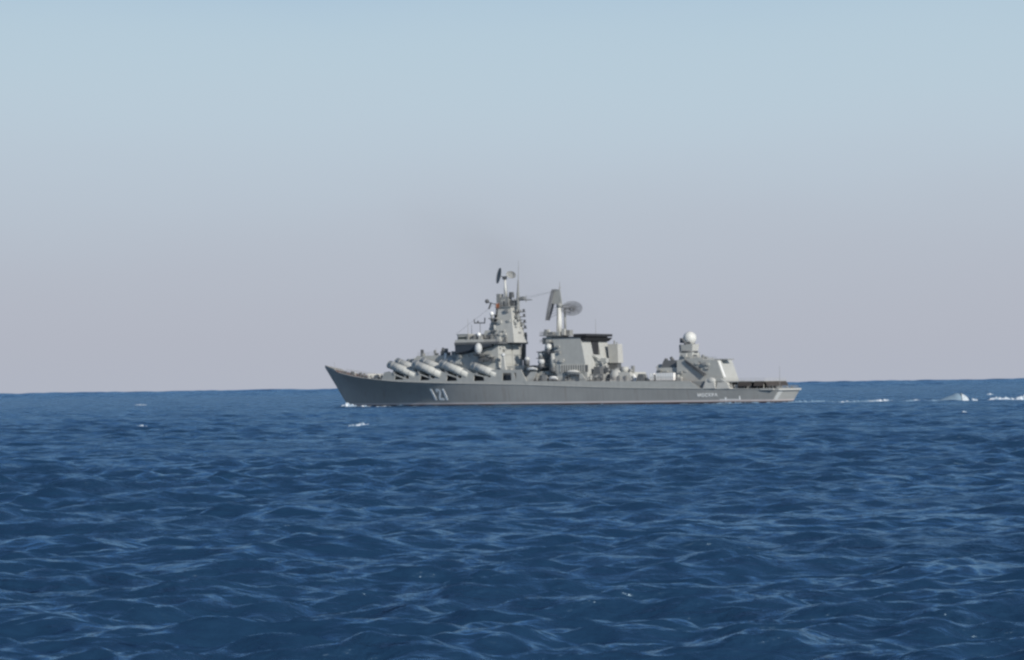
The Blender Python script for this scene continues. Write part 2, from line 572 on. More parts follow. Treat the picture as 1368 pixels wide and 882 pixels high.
# foredeck gear
rl = MB()
for s in (1, -1):
    rl.rail([(x, s * (stn(x, YS) - 0.25), stn(x, ZS)) for x in (85.5, 80, 74, 67.5, 61)], h=1.15, step=1.5, r=0.05)
rl.build('deck_railing', 'mid', ship)
dk = lambda x: stn(x, ZS)
for x in (79.5, 76.0):
    wb = MB().rod((x, 1.6, dk(x)), (x, 1.6, dk(x) + 0.5), 0.8, 0.8, 14).rod((x, 1.6, dk(x) + 0.5), (x, 1.6, dk(x) + 1.3), 0.45, 0.6, 14)
    wb.build('windlass', 'dark', ship)
for x, y in ((83, 1.9), (72.5, 4.2), (69.5, 4.9), (64.5, 6.2)):
    bo = MB()
    for q in (-0.45, 0.45): bo.rod((x + q, y, dk(x)), (x + q, y, dk(x) + 0.85), 0.24, 0.28, 10)
    bo.box(x - 0.9, x + 0.9, y - 0.35, y + 0.35, dk(x), dk(x) + 0.2).build('bollard', 'dark', ship)
MB().prism([(69.6, dk(69.6)), (68.6, dk(68)), (69.9, dk(69) + 1.7)], -6.0, 6.0).build('breakwater', 'light', ship)
for x, y, h in ((73.5, 2.6, 1.5), (67, 3.6, 1.9), (64.6, 4.4, 1.5), (71, 2.2, 1.2), (77.5, 2.8, 1.1)):
    MB().rod((x, y, dk(x)), (x, y, dk(x) + h * 0.8), 0.3, 0.3, 10).ball((x, y, dk(x) + h * 0.8), 0.5, (1, 1, 0.6), 10, 6).build('deck_ventilator', random.choice(['light', 'mid', 'grey']), ship)
for x, y in ((66.0, 5.4), (62.6, 5.2)):
    MB().box(x - 0.7, x + 0.7, y - 0.6, y + 0.6, dk(x) - 0.1, dk(x) + 1.4).build('deck_locker', 'light', ship)
MB().rod((88.5, 0, dk(88)), (88.9, 0, dk(88) + 3.2), 0.06, 0.04, 6).build('jackstaff', 'mid', ship)

# ---- launcher side wall with real openings (port) and its deckhouse
def wall_with_holes(outer, holes, y0, y1, ofs):
    bm = bmesh.new(); edges = []
    for loop in [outer] + holes:
        vv_ = [bm.verts.new((p[0], 0, p[1])) for p in loop]
        edges += [bm.edges.new((vv_[i], vv_[(i + 1) % len(vv_)])) for i in range(len(vv_))]
    bmesh.ops.triangle_fill(bm, edges=edges, use_beauty=True)
    ex = bmesh.ops.extrude_face_region(bm, geom=list(bm.faces))
    new = {e for e in ex['geom'] if isinstance(e, bmesh.types.BMVert)}
    for v in bm.verts:
        v.co.y = (y0 if v in new else y1) + ofs(v.co.x)
    bmesh.ops.recalc_face_normals(bm, faces=bm.faces)
    mb = MB(); bm.verts.index_update()
    mb.add([v.co[:] for v in bm.verts], [tuple(v.index for v in f.verts) for f in bm.faces])
    bm.free()
    return mb


wall_y = lambda x: stn(x, YS) - 0.12
HOLES = [[(56.0, 9.35), (55.4, 10.8), (52.3, 9.85), (51.7, 9.35)],
         [(44.6, 9.0), (44.0, 10.75), (40.9, 9.75), (40.5, 9.0)],
         [(33.2, 8.6), (32.8, 10.7), (28.9, 9.65), (28.6, 8.6)],
         [(21.7, 8.45), (21.5, 10.6), (17.5, 9.8), (17.2, 8.45)],
         [(10.0, 8.4), (9.7, 11.0), (6.2, 11.0), (6.2, 8.4)],
         [(5.3, 11.0), (4.2, 11.0), (4.3, 8.6)]]
top = [(62.0, 9.6), (60.6, 12.0), (58.6, 12.3), (50.6, 9.65), (49.6, 9.6), (48.6, 13.2), (47.3, 12.9), (46.9, 12.2), (39.3, 9.6), (38.2, 9.55), (37.4, 13.1), (36.2, 12.8), (35.6, 12.1),
       (27.6, 9.5), (26.8, 9.5), (25.9, 12.8), (24.6, 12.5), (22.6, 11.3), (15.2, 9.6), (14.6, 9.6), (14.0, 12.2), (2.2, 12.0), (1.2, 10.0), (0.2, 8.3)]
bot = [(x, stn(x, ZS) + 0.04) for x in np.arange(0.2, 61, 5.0)] + [(61.8, stn(61.8, ZS) + 0.04)]
wall_with_holes(top + bot, HOLES, -0.35, 0.0, wall_y).build('launcher_wall', 'grey', ship)
wall_with_holes(top + bot, [], 0.35, 0.0, lambda x: -wall_y(x)).build('launcher_wall', 'grey', ship)
MB().prism([(2.5, 7.0), (60.0, 9.0), (57.5, 12.2), (50, 11.2), (2.5, 11.2)], -7.0, 7.0).build('launcher_deckhouse', 'dark', ship)  # coloured dark to paint in the shade inside the openings

MB().box(3.4, 11.0, 7.25, 8.6, 7.9, 11.4).build('shade_backing', 'dark', ship)  # dark block added behind the opening, standing in for its inner shade
# ---- slanted launch tubes, four pairs on each side
TUBES = [(58.4, 14.75, 47.9, 11.15), (47.2, 14.75, 36.7, 11.1), (35.7, 14.6, 25.2, 10.9), (22.6, 13.7, 13.5, 10.7)]
def tube(xf, zf, xa, za, y):
    a_, b_ = Vector((xf, y, zf)), Vector((xa, y, za)); d_ = (b_ - a_).normalized(); b_ = b_ + d_ * 1.0
    o = MB().rod(a_, b_, 1.42, 1.42, 20).build('launch_tube', 'tube', ship)
    cp = MB().rod(a_ - d_ * 0.25, a_ - d_ * 0.004, 1.36, 1.43, 20); cp.build('tube_lid', 'tube', o)
    bands = MB()
    for q in (0.14, 0.36, 0.58, 0.80):
        p = a_.lerp(b_, q); bands.rod(p - d_ * 0.12, p + d_ * 0.12, 1.45, 1.45, 20)
    bands.build('tube_band', 'light', o, apart=True)
    cr_ = MB()
    for q in (0.2, 0.62):
        p = a_.lerp(b_, q); cr_.box(p.x - 0.35, p.x + 0.35, y - 0.8, y + 0.8, p.z - 2.9, p.z - 1.34)
    cr_.build('tube_cradle', 'mid', o, apart=True)
for t4 in TUBES:
    k = TUBES.index(t4)
    for s in (1, -1):
        yo = min(stn(t4[0], YS) - 0.5, 9.0)
        tube(*t4, s * yo)
        tube(t4[0] - 1.2, t4[1] + 0.95, t4[2] - 1.6, t4[3] + 0.95, s * (yo - 2.78))

# ---- forward deckhouse and gun turret
MB().frustum((31, 53.2, -5.2, 5.2), 11.0, (31, 49.0, -4.8, 4.8), 17.6).build('forward_deckhouse', 'grey', ship)
MB().frustum((52.5, 61, -4.6, 4.6), 9.0, (52.5, 59.5, -4.2, 4.2), 13.2).build('gun_platform', 'grey', ship)
tur = MB().plan([(52.2, -2.1), (56.0, -1.9), (58.4, -1.1), (58.4, 1.1), (56.0, 1.9), (52.2, 2.1)], 13.3, 16.6,
                [(52.4, -1.7), (54.6, -1.6), (56.0, -0.9), (56.0, 0.9), (54.6, 1.6), (52.4, 1.7)]).build('gun_turret', 'grey', ship)
for s in (-0.55, 0.55):
    MB().rod((57.4, s, 14.9), (63.2, s, 15.5), 0.2, 0.13, 10).build('gun_barrel', 'mid', tur)
kp = MB().rod((40.4, 0, 17.4), (40.4, 0, 19.0), 0.9, 0.75, 14).build('gun_director', 'mid', ship)
MB().dish((41.3, 0, 19.4), (1, 0.25, 0.05), (0, 1, 0), 1.3, 1.0, 0.4).build('director_dish', 'dark', kp)
MB().box(39.6, 41.0, -0.9, 0.9, 18.9, 20.0).build('director_housing', 'mid', kp)
MB().rod((44.6, 0, 17.5), (44.6, 0, 19.6), 0.35, 0.25, 8).box(44.2, 45.0, -0.3, 0.3, 18.5, 19.4).build('deck_ventilator', 'mid', ship)
MB().rod((36.0, 6.0, 15.0), (36.0, 6.0, 18.0), 0.5, 0.42, 10).ball((36, 6, 18.0), 0.45, nu=10, nv=6).build('launcher_post', 'white', ship)
MB().box(37.4, 39.2, 2.4, 4.4, 17.4, 19.0).rod((38.3, 3.4, 19.0), (39.0, 3.4, 19.7), 0.4, 0.4, 8).build('decoy_launcher', 'dark', ship)
MB().box(33.2, 34.6, 3.0, 4.4, 17.4, 18.9).build('decoy_launcher', 'mid', ship)
MB().rail([(48.6, 4.7, 17.6), (31.5, 4.7, 17.6)], step=2).build('deck_railing', 'mid', ship)

# ---- bridge block: port wall in flat light, after wall towards the sun
MB().frustum((13.1, 31.5, -8.2, 8.2), 10.9, (13.1, 30.0, -7.6, 7.6), 18.0).build('bridge_superstructure', 'grey', ship)
MB().frustum((13.1, 30.0, -7.6, 7.6), 18.003, (13.3, 29.5, -7.4, 7.4), 20.9).build('bridge_tier', 'grey', ship)
# flared underside of the bridge wings, its shade put into the dark colour
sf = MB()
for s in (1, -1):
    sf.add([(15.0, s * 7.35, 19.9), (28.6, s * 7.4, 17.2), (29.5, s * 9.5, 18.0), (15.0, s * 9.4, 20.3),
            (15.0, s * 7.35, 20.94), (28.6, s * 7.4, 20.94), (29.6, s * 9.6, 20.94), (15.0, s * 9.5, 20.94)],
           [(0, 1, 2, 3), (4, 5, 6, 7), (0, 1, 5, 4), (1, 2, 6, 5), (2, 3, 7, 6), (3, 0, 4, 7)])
sf.build('bridge_wing', 'wing_shade', ship, apart=True)
MB().plan([(11.7, -9.2), (11.7, 9.2), (29.6, 9.9), (33.7, 3.8), (33.7, -3.8), (29.6, -9.9)], 20.95, 21.75).build('bridge_deck', 'dark', ship)  # dark edge paints in the shadow of the deck overhang
wg = MB().plan([(18.0, 9.15), (29.4, 9.75), (33.5, 3.7), (33.5, -3.7), (29.4, -9.75), (18.0, -9.15), (18.0, -8.95), (29.3, -9.55), (33.3, -3.6), (33.3, 3.6), (29.3, 9.55), (18.0, 8.95)], 21.36, 22.6)
wg.build('bridge_bulwark', 'light', ship)
wh = MB().plan([(27.0, -5.4), (27.0, 5.4), (31.0, 5.4), (33.0, 3.0), (33.0, -3.0), (31.0, -5.4)], 21.36, 24.5).build('wheelhouse', 'light', ship)
gl = MB().plan([(27.4, -5.45), (27.4, 5.45), (31.04, 5.45), (33.06, 3.02), (33.06, -3.02), (31.04, -5.45)], 23.0, 23.75)
gl.build('bridge_window', 'glass', wh)
MB().plan([(26.8, -5.6), (26.8, 5.6), (31.1, 5.6), (33.2, 3.1), (33.2, -3.1), (31.1, -5.6)], 24.503, 24.75).build('wheelhouse_roof', 'grey', wh)
MB().box(13.6, 26.9, -5.6, 5.6, 21.36, 22.7).build('mast_house', 'light', ship)
MB().rail([(12.0, -9.0, 21.35), (12.0, 9.0, 21.35), (18, 9.1, 21.35)], step=1.5).build('deck_railing', 'mid', ship)
for x, y, zz, r_, hh in ((18.4, 4.8, 22.7, 1.0, 1.5), (16.5, 4.6, 22.7, 0.8, 1.2), (21.3, 5.0, 22.7, 0.7, 1.7), (24.8, 5.0, 22.7, 0.6, 1.4)):
    MB().rod((x, y, zz), (x, y, zz + hh * 0.5), r_ * 0.4, r_ * 0.4, 10).box(x - r_, x + r_, y - r_ * 0.7, y + r_ * 0.7, zz + hh * 0.45, zz + hh).build('optical_sight', 'dark', ship)
MB().box(11.9, 12.3, 4.2, 4.8, 21.36, 23.4).build('signal_lamp', 'dark', ship)
MB().box(11.8, 12.4, -8.8, -8.2, 21.36, 23.9).build('signal_lamp', 'dark', ship)
MB().box(12.5, 13.05, -8.2, -7.3, 15.5, 20.9).rod((12.3, -7.8, 12.0), (12.3, -7.8, 20.9), 0.4, 0.6, 8).build('ladder_trunk', 'dark', ship)
# stowed gear on the port wall, shadow put into its dark colour
rc = MB()
for q in range(3): rc.box(14.2 + q * 2.1, 15.9 + q * 2.1, 8.12, 9.3, 15.0 + 0.3 * (q % 2), 15.9 + 0.25 * q)
rc.box(14.0, 20.5, 8.1, 8.9, 16.3, 16.6).build('gun_mount_platform', 'dark', ship, apart=True)
# wall fittings on the after face
MB().box(12.85, 13.09, 1.5, 2.3, 11.3, 13.3).build('bulkhead_door', 'mid', ship)
MB().box(12.85, 13.09, -4.6, -3.8, 11.3, 13.3).build('bulkhead_door', 'mid', ship)
pp = MB()
for yy in (-6.4, -1.2, 4.6): pp.rod((12.95, yy, 11.2), (12.95, yy, 20.8), 0.12, 0.12, 6)
for zz in (14.1, 17.3): pp.box(12.9, 13.09, -7.5, 7.5, zz, zz + 0.1)
pp.build('wall_pipe', 'grey', ship, apart=True)

# ---- domes round the bridge
eg = MB().ball((19.4, 10.3, 19.5), 1.0, (1.3, 1.3, 1.95)).build('radar_dome', 'dome_grey', ship)
MB().frustum((18.3, 20.5, 8.0, 11.2), 16.8, (17.9, 20.9, 7.9, 11.6), 17.6).build('dome_sponson', 'dark', eg)
s1 = MB().ball((20.2, 8.7, 24.3), 0.72).build('radar_dome', 'white', ship)
MB().rod((20.2, 8.7, 21.3), (20.2, 8.7, 23.6), 0.22, 0.3, 8).build('dome_post', 'mid', s1)
s2 = MB().ball((17.9, 4.0, 31.5), 0.74).build('radar_dome', 'white', ship)
MB().box(15.6, 18.8, 3.0, 4.8, 29.6, 30.0).rod((17.9, 4.0, 30.0), (17.9, 4.0, 30.9), 0.35, 0.45, 8).build('dome_platform', 'mid', s2, apart=True)
bpst = MB().ball((10.2, 9.0, 17.1), 0.72).build('radar_dome', 'dome_grey', ship)
MB().frustum((9.0, 10.8, 8.4, 9.6), 12.0, (9.8, 10.5, 8.7, 9.3), 16.6).build('dome_post', 'light', bpst)

# ---- pyramid foremast
fm = MB().frustum((8.9, 17.2, -4.0, 4.0), 21.4, (11.2, 16.3, -2.3, 2.3), 33.5).build('foremast', 'light', ship)
MB().plan([(10.9, -2.7), (10.9, 2.7), (17.4, 2.7), (17.4, -2.7)], 33.5, 33.85).build('mast_platform', 'mid', fm, apart=True)
MB().rail([(11.0, -2.6, 33.85), (11.0, 2.6, 33.85), (17.3, 2.6, 33.85), (17.3, -2.6, 33.85)], step=1.2, r=0.05).build('mast_railing', 'dark', fm)
pl = MB()
for zz, w in ((25.5, 3.3), (28.4, 2.9), (31.0, 2.6)):
    pl.box(16.0, 18.6, -w, w + 0.6, zz, zz + 0.25)
    pl.rod((16.2, 1, zz - 1.6), (18.4, 1, zz), 0.12, k=6)
pl.build('side_platform', 'mid', fm, apart=True)
pl = MB()
for zz, y_ in ((23.8, -3.4), (26.2, -3.1), (28.2, -2.8), (30.2, -2.6), (31.8, -2.4)):
    pl.box(8.7, 10.9, y_ - 0.9, y_ + 0.6, zz, zz + 0.22).box(8.8, 9.3, y_ - 0.6, y_ + 0.1, zz + 0.22, zz + 1.1)
pl.build('side_platform', 'dark', fm, apart=True)
for x, y, z0, z1, r_ in ((17.6, 1.8, 28.7, 31.2, 0.7), (17.4, 3.0, 25.8, 27.6, 0.6), (17.8, 0.6, 25.8, 28.0, 0.6), (17.2, 1.8, 31.3, 33.3, 0.5)):
    MB().rod((x, y, z0), (x, y, z1), r_, r_ * 0.8, 10).build('mast_sensor', random.choice(['dark', 'mid', 'grey']), fm)
MB().add([(11.0, -0.4, 32.2), (11.0, 0.5, 32.2), (9.9, -0.8, 28.9), (9.9, 0.4, 28.9), (10.4, -0.4, 32.2), (10.4, 0.5, 32.2), (9.3, -0.8, 28.9), (9.3, 0.4, 28.9)],
         [(0, 1, 3, 2), (4, 5, 7, 6), (0, 1, 5, 4), (2, 3, 7, 6), (0, 2, 6, 4), (1, 3, 7, 5)]).build('mast_ladder', 'dark', fm)
MB().frustum((15.8, 22.6, -3.2, 3.4), 22.6, (15.6, 21.6, -2.6, 2.8), 25.8).build('mast_step', 'grey', fm)
MB().frustum((15.6, 20.2, -2.2, 2.4), 25.803, (15.4, 19.2, -1.8, 2.0), 29.8).frustum((15.4, 18.4, -1.6, 1.6), 29.803, (15.2, 17.8, -1.3, 1.3), 32.6).build('mast_step', 'grey', fm)
# mast top cluster
MB().frustum((12.4, 16.2, -1.6, 1.6), 33.86, (13.0, 15.9, -1.1, 1.1), 37.2).build('mast_house_top', 'mid', fm)
MB().box(10.9, 12.6, -1.0, 0.8, 34.0, 36.0).build('mast_sensor', 'dark', fm, apart=True)
MB().box(16.3, 17.7, -0.9, 1.2, 35.3, 38.3).build('mast_sensor', 'mid', fm, apart=True)
MB().frustum((11.6, 13.0, -0.8, 0.8), 36.9, (11.8, 12.9, -0.6, 0.6), 38.8).build('mast_sensor', 'dark', fm, apart=True)
MB().rod((14.6, 0, 37.2), (14.9, 0, 43.2), 0.48, 0.34, 12).build('radar_post', 'radome', fm)
MB().box(14.4, 15.6, -0.5, 0.5, 43.2, 44.3).build('radar_turntable', 'dark', fm)
ra = MB().dish((17.2, 0.4, 44.6), (0.35, 0.93, 0.05), (-0.33, 0.05, 0.94), 2.85, 1.2, 0.4).build('search_antenna', 'mid', fm)
MB().rod((15.4, 0.1, 44.0), (16.7, 0.3, 44.5), 0.16, k=6).build('antenna_arm', 'dark', ra)
ra = MB().dish((12.6, -0.4, 44.8), (-0.62, 0.76, 0.15), (0.9, 0.5, 0.2), 1.75, 1.25, 0.35).build('search_antenna', 'mid', fm)
MB().rod((14.6, 0, 44.0), (13.0, -0.3, 44.7), 0.14, k=6).build('antenna_arm', 'dark', ra)
MB().rod((9.7, 0, 32.8), (9.6, 0, 38.5), 0.62, 0.5, 8).rod((9.6, 0, 38.5), (9.45, 0, 43.0), 0.42, 0.22, 8).rod((9.45, 0, 43.0), (9.2, 0, 49.5), 0.12, 0.05, 6).build('pole_mast', 'mid', fm)
yd = MB().rod((9.8, 0, 36.0), (3.9, 0, 35.9), 0.28, 0.16, 8).rod((6.4, 0, 35.2), (6.3, 0, 37.6), 0.18, 0.1, 6).rod((9.6, -3.0, 36.2), (9.6, 3.0, 36.2), 0.14, k=6)
for yy in (-2.9, 2.9): yd.rod((9.6, yy, 36.2), (9.6, yy, 37.3), 0.1, k=6)
yd.box(7.0, 8.6, -0.5, 0.5, 36.1, 37.1).build('yard_arm', 'mid', fm)
MB().rod((16.5, 1.2, 34.3), (21.3, 1.2, 35.6), 0.14, k=6).rod((20.9, 1.2, 33.2), (19.9, 1.2, 35.4), 0.3, k=8).ball((21.6, 1.2, 35.9), 0.75, nu=10, nv=7).build('sensor_arm', 'dark', fm)
tee = MB().rod((25.7, 3, 28.5), (21.4, 3, 28.4), 0.2, k=6).rod((25.7, 3, 28.3), (25.8, 3, 29.8), 0.2, k=6).rod((21.5, 3, 28.2), (21.4, 3, 30.2), 0.2, k=6).rod((23.4, 3, 22.7), (23.4, 3, 28.4), 0.1, k=6)
tee.rod((24.4, 3, 28.4), (24.2, 3, 29.2), 0.3, k=6).build('cross_antenna', 'dark', ship)

# ---- small fittings that crowd the upper works
def fittings(seed, k, xr, y, zr, parent, face='port'):
    rg = random.Random(seed)
    for _ in range(k):
        x, z = rg.uniform(*xr), rg.uniform(*zr)
        w, h, dd = rg.uniform(0.25, 0.8), rg.uniform(0.3, 1.1), rg.uniform(0.3, 0.9)
        yy = y(x, z) if callable(y) else y
        mb = MB()
        if face == 'port': mb.box(x - w, x + w, yy - 0.1, yy + dd, z - h / 2, z + h / 2)
        elif face == 'aft': mb.box(yy - dd, yy + 0.1, x - w, x + w, z - h / 2, z + h / 2)
        else: mb.box(x - w, x + w, yy - dd, yy + dd, z - 0.05, z + 2 * h)
        mb.build('wall_fitting' if face != 'top' else 'deck_fitting', rg.choice(['mid', 'dark', 'light', 'grey', 'mid']), parent)


fittings(1, 10, (14, 29), 7.85, (12.0, 17.5), ship)
fittings(2, 8, (-7, 7), 13.2, (12.0, 20), ship, 'aft')
fittings(3, 12, (14, 27), 4.9, (21.8, 22.6), ship, 'top')
fittings(4, 7, (11.2, 15.6), lambda x, z: 3.9 - (z - 22) * 0.14, (22.5, 33), fm)
fittings(31, 8, (15.8, 21.5), 3.0, (23, 25.4), fm)
fittings(32, 8, (15.6, 21), 1.6, (25.8, 25.9), fm, 'top')
fittings(33, 6, (15.4, 19), 2.1, (26.4, 29.4), fm)
fittings(5, 12, (-2.6, 2.6), 10.0, (23, 33), fm, 'aft')
fittings(6, 9, (11.4, 17), 1.4, (33.9, 34.0), fm, 'top')
fittings(7, 8, (31, 48), 4.2, (17.5, 17.6), ship, 'top')
for x, y, z0, z1 in ((13.6, -5.0, 22.5, 29.5), (28.5, 3.0, 24.7, 30.0), (31, -3.0, 24.7, 28.2), (12.6, 6.6, 21.7, 27.0), (16.4, -1.4, 37, 40.5), (13.2, 1.2, 37, 41.2), (24.0, -4.0, 22.6, 28.5), (45.5, -2, 17.6, 20.5)):
    MB().rod((x, y, z0), (x, y, z1), 0.1, 0.05, 6).build('whip_antenna', 'mid', ship)
wr = MB()
for a_, b_ in (((9.6, 2.6, 36.2), (-7.2, 0.6, 38.8)), ((9.6, -2.6, 36.2), (-7.2, -0.6, 38.8)), ((16.2, 0.6, 36.5), (34.0, 2.5, 24.7))):
    wr.rod(a_, b_, 0.035, k=4)
wr.build('wire_aerial', 'dark', ship, apart=True)

# ---- amidships: side plating, low deckhouses, domes and gear
SP = [(0.0, 6.95), (1.6, 8.15), (-28, 7.75), (-59.2, 7.35), (-62.5, 7.2), (-66.2, 4.85)] + [(x, stn(x, ZS) + 0.04) for x in np.arange(-63, 0, 6.0)]
for s in (1, -1):
    wall_with_holes(SP, [], -0.3 * s, 0.0, lambda x, s=s: s * (stn(x, YS) - 0.05)).build('side_plating', 'grey', ship)
MB().prism([(2.4, 7.99), (-28, 7.6), (-59.2, 7.2), (-62.4, 7.05), (-62.4, 6.9), (2.4, 7.8)], -9.75, 9.75).build('upper_deck', 'deck', ship)
MB().rail([(-1.5, 9.9, 8.05), (-28, 9.95, 7.7), (-59, 9.7, 7.3)], step=1.8).build('deck_railing', 'mid', ship)
MB().frustum((-9.5, 13.0, -7.2, 7.2), 8.05, (-9.5, 12.9, -7.0, 7.0), 11.4).build('midship_deckhouse', 'grey', ship)
MB().frustum((-3.0, 12.9, -6.2, 6.2), 11.402, (-2.2, 12.9, -6.0, 6.0), 13.4).build('midship_deckhouse', 'light', ship)
MB().prism([(1.7, 8.2), (-1.2, 11.2), (-3.6, 11.2), (-2.1, 8.1)], 9.3, 9.6).build('deck_bulwark', 'light', ship)
MB().frustum((-13.6, -1.6, -4.2, 4.2), 11.403, (-12.0, -2.2, -3.2, 3.2), 17.0).build('mainmast_base', 'mid', ship)
MB().frustum((-11.6, -2.4, -3.0, 3.0), 17.0, (-9.4, -3.0, -2.2, 2.2), 23.2).build('mainmast_tower', 'grey', ship)
for x, y, zz, r_, m_ in ((-7.4, 7.6, 19.5, 1.25, 'radome'), (-4.0, 7.4, 17.2, 1.05, 'dome_grey'), (-4.3, 7.7, 14.6, 1.2, 'dome_grey'), (1.4, 7.6, 15.6, 0.95, 'dome_grey')):
    dm = MB().ball((x, y, zz), r_, (1, 1, 0.92)).build('radar_dome', m_, ship)
    MB().rod((x, y, zz - r_ - 1.3), (x, y, zz - r_ * 0.75), r_ * 0.75, r_ * 0.98, 14).build('dome_base', 'dark', dm)
MB().box(-12.2, -3.0, 4.5, 8.6, 17.7, 18.0).box(-6.2, 2.4, 4.9, 8.6, 12.6, 12.85).box(-5.4, -2.7, 4.9, 8.5, 15.6, 15.85).build('dome_platform', 'dark', ship, apart=True)
MB().rod((-7.0, 6.2, 11.3), (-7.0, 6.2, 17.7), 0.55, 0.55, 10).rod((-11.6, 7.2, 11.0), (-11.6, 7.2, 17.7), 0.2, k=6).rod((-3.4, 7.2, 11.3), (-3.4, 7.2, 15.6), 0.35, k=8).build('platform_pillar', 'mid', ship, apart=True)
MB().rod((-9.3, 7.9, 12.4), (-9.3, 7.9, 17.3), 1.15, 0.95, 16).build('gun_housing', 'light', ship)
MB().rod((-9.3, 7.9, 10.9), (-9.3, 7.9, 12.4), 1.5, 1.35, 16).build('gun_ring', 'dark', ship)
for x, zz in ((-12.6, 12.5), (-11.9, 18.6), (-10.2, 19.3)):
    MB().box(x - 0.8, x + 0.8, 5.4, 7.4, zz, zz + 1.5).build('equipment_cabinet', 'mid', ship)
for x in (-0.5, -6.0, -12.2): 
    MB().box(x - 1.1, x + 0.9, 7.25, 8.8, 8.1, 10.1).build('deck_locker', random.choice(['mid', 'dark', 'light']), ship)
for x in (-5.6, -10.6, -13.4, -1.9, -25.2, -27.6):
    MB().box(x - 0.45, x + 0.45, 7.02, 7.32, 8.1, 10.0).build('bulkhead_door', 'dark', ship)
for x, y in ((-3.0, 8.6), (-8.4, 8.5), (-14.6, 8.9), (-24.4, 8.9)):
    MB().rod((x, y, 7.9), (x, y, 9.2), 0.35, 0.35, 10).ball((x, y, 9.3), 0.5, (1, 1, 0.7), 10, 6).build('deck_ventilator', random.choice(['mid', 'light', 'dark']), ship)

fittings(11, 16, (-13, 12), 7.15, (8.4, 10.8), ship)
fittings(12, 10, (-12, 12), 6.6, (11.4, 11.5), ship, 'top')
fittings(13, 10, (-12, -2.5), 3.6, (13, 22), ship)
fittings(14, 6, (-11, -2), 2.4, (23.3, 23.6), ship, 'top')
# ---- mainmast with its two large lattice radars
MB().rod((-7.0, 0.3, 22.9), (-7.1, 0.3, 33.0), 1.0, 0.8, 16).build('mainmast', 'radome', ship)
MB().rod((-8.7, -0.9, 23.0), (-8.6, -0.9, 32.6), 0.42, 0.42, 10).rod((-7.2, 2.2, 23.0), (-7.0, 0.9, 32.6), 0.25, k=8).build('mast_leg', 'mid', ship, apart=True)
MB().rod((-7.4, 0.6, 24.4), (-5.9, 3.0, 19.4), 0.45, 0.4, 12).build('mast_brace', 'radome', ship)
MB().box(-12.2, -8.0, -1.4, 1.8, 23.2, 23.5).box(-11.7, -9.8, -0.9, 1.2, 23.5, 25.2).build('mast_platform', 'mid', ship, apart=True)
MB().box(-8.0, -0.8, -2.2, 3.2, 23.3, 23.6).box(-2.6, -1.0, -0.8, 1.6, 20.6, 22.8).box(-6.0, -2.4, 1.0, 3.0, 23.6, 24.6).build('mast_platform', 'mid', ship, apart=True)
for zz in (21.0, 23.6): MB().rail([(-1.0, -2.0, zz), (-1.0, 3.1, zz), (-7, 3.1, zz)], step=1.2, r=0.05).build('mast_railing', 'mid', ship)
tt = MB().rod((-7.2, 0.2, 33.0), (-7.2, 0.2, 34.3), 1.15, 0.95, 16).build('radar_turntable', 'mid', ship)
MB().rod((-7.3, 0.2, 34.3), (-7.4, 0.2, 41.6), 0.25, 0.08, 8).rod((-7.4, -0.6, 39.6), (-7.4, 1.0, 39.6), 0.1, k=5).build('radar_spine', 'mid', tt)


def lattice(name, P, us, vs_, r, parent, back=None):
    """bars along a curved sheet P(u, v), with backing braces"""
    mb = MB()
    for u in us:
        for a, b_ in zip(vs_[:-1], vs_[1:]): mb.rod(P(u, a), P(u, b_), r, k=4)
    for v in vs_:
        for a, b_ in zip(us[:-1], us[1:]): mb.rod(P(a, v), P(b_, v), r, k=4)
    if back:
        for q in back: mb.rod(*q, k=6)
    return mb.build(name, 'lattice', parent)


# tall array seen almost edge-on, facing forward
def PA(u, v):                      # u across, v along the height
    p0 = Vector((-5.2, 0.2, 39.1)).lerp(Vector((-2.3, 0.2, 28.7)), v)
    w = 1.3 + 0.7 * math.sin(math.pi * min(1, 0.15 + v * 0.85))
    return (p0.x + 0.25 * u * u - 0.25, p0.y + u * w, p0.z)
lattice('array_antenna', PA, list(np.linspace(-1, 1, 13)), list(np.linspace(0, 1, 22)), 0.07, tt,
        back=[((-4.9, -0.8, 38.6), (-2.5, -0.8, 28.9), 0.13), ((-4.9, 1.2, 38.6), (-2.5, 1.2, 28.9), 0.13)])
MB().prism([(-4.9, 38.8), (-7.5, 39.2), (-8.4, 33.8), (-4.2, 34.3)], 0.15, 0.35).build('antenna_bracket', 'grey', tt)
lw = MB()
for q in np.linspace(0, 1, 9):
    a = Vector((-5.0, 0.2, 38.8)).lerp(Vector((-2.6, 0.2, 29.2)), q)
    lw.rod(a, (-7.2, 0.2, 33.6 + (0.5 - q) * 5), 0.06, k=5)
lw.build('antenna_strut', 'lattice', tt, apart=True)


def PB(u, v):                      # oval reflector on the after side
    c = Vector((-11.2, -1.2, 32.5)); nrm = Vector((-0.45, 0.80, 0.1)).normalized()
    sd = Vector((0.86, 0.50, -0.04)).normalized(); oth = nrm.cross(sd)
    rr = u; a = v
    return c + sd * (3.5 * rr * math.cos(a)) + oth * (2.45 * rr * math.sin(a)) + nrm * (0.9 * rr * rr - 0.9)
lattice('oval_antenna', PB, list(np.linspace(0.12, 1, 9)), list(np.linspace(0, 2 * math.pi, 37)), 0.075, tt,
        back=[((-8.2, 0, 32.9), (-11.6, -1.9, 32.5), 0.22), ((-8.4, 0, 32.0), (-10.4, -1.6, 31.0), 0.15), ((-8.3, 0, 33.4), (-10.6, -1.4, 34.0), 0.15), ((-11.3, -1.4, 32.3), (-13.3, 0.6, 31.6), 0.1)])

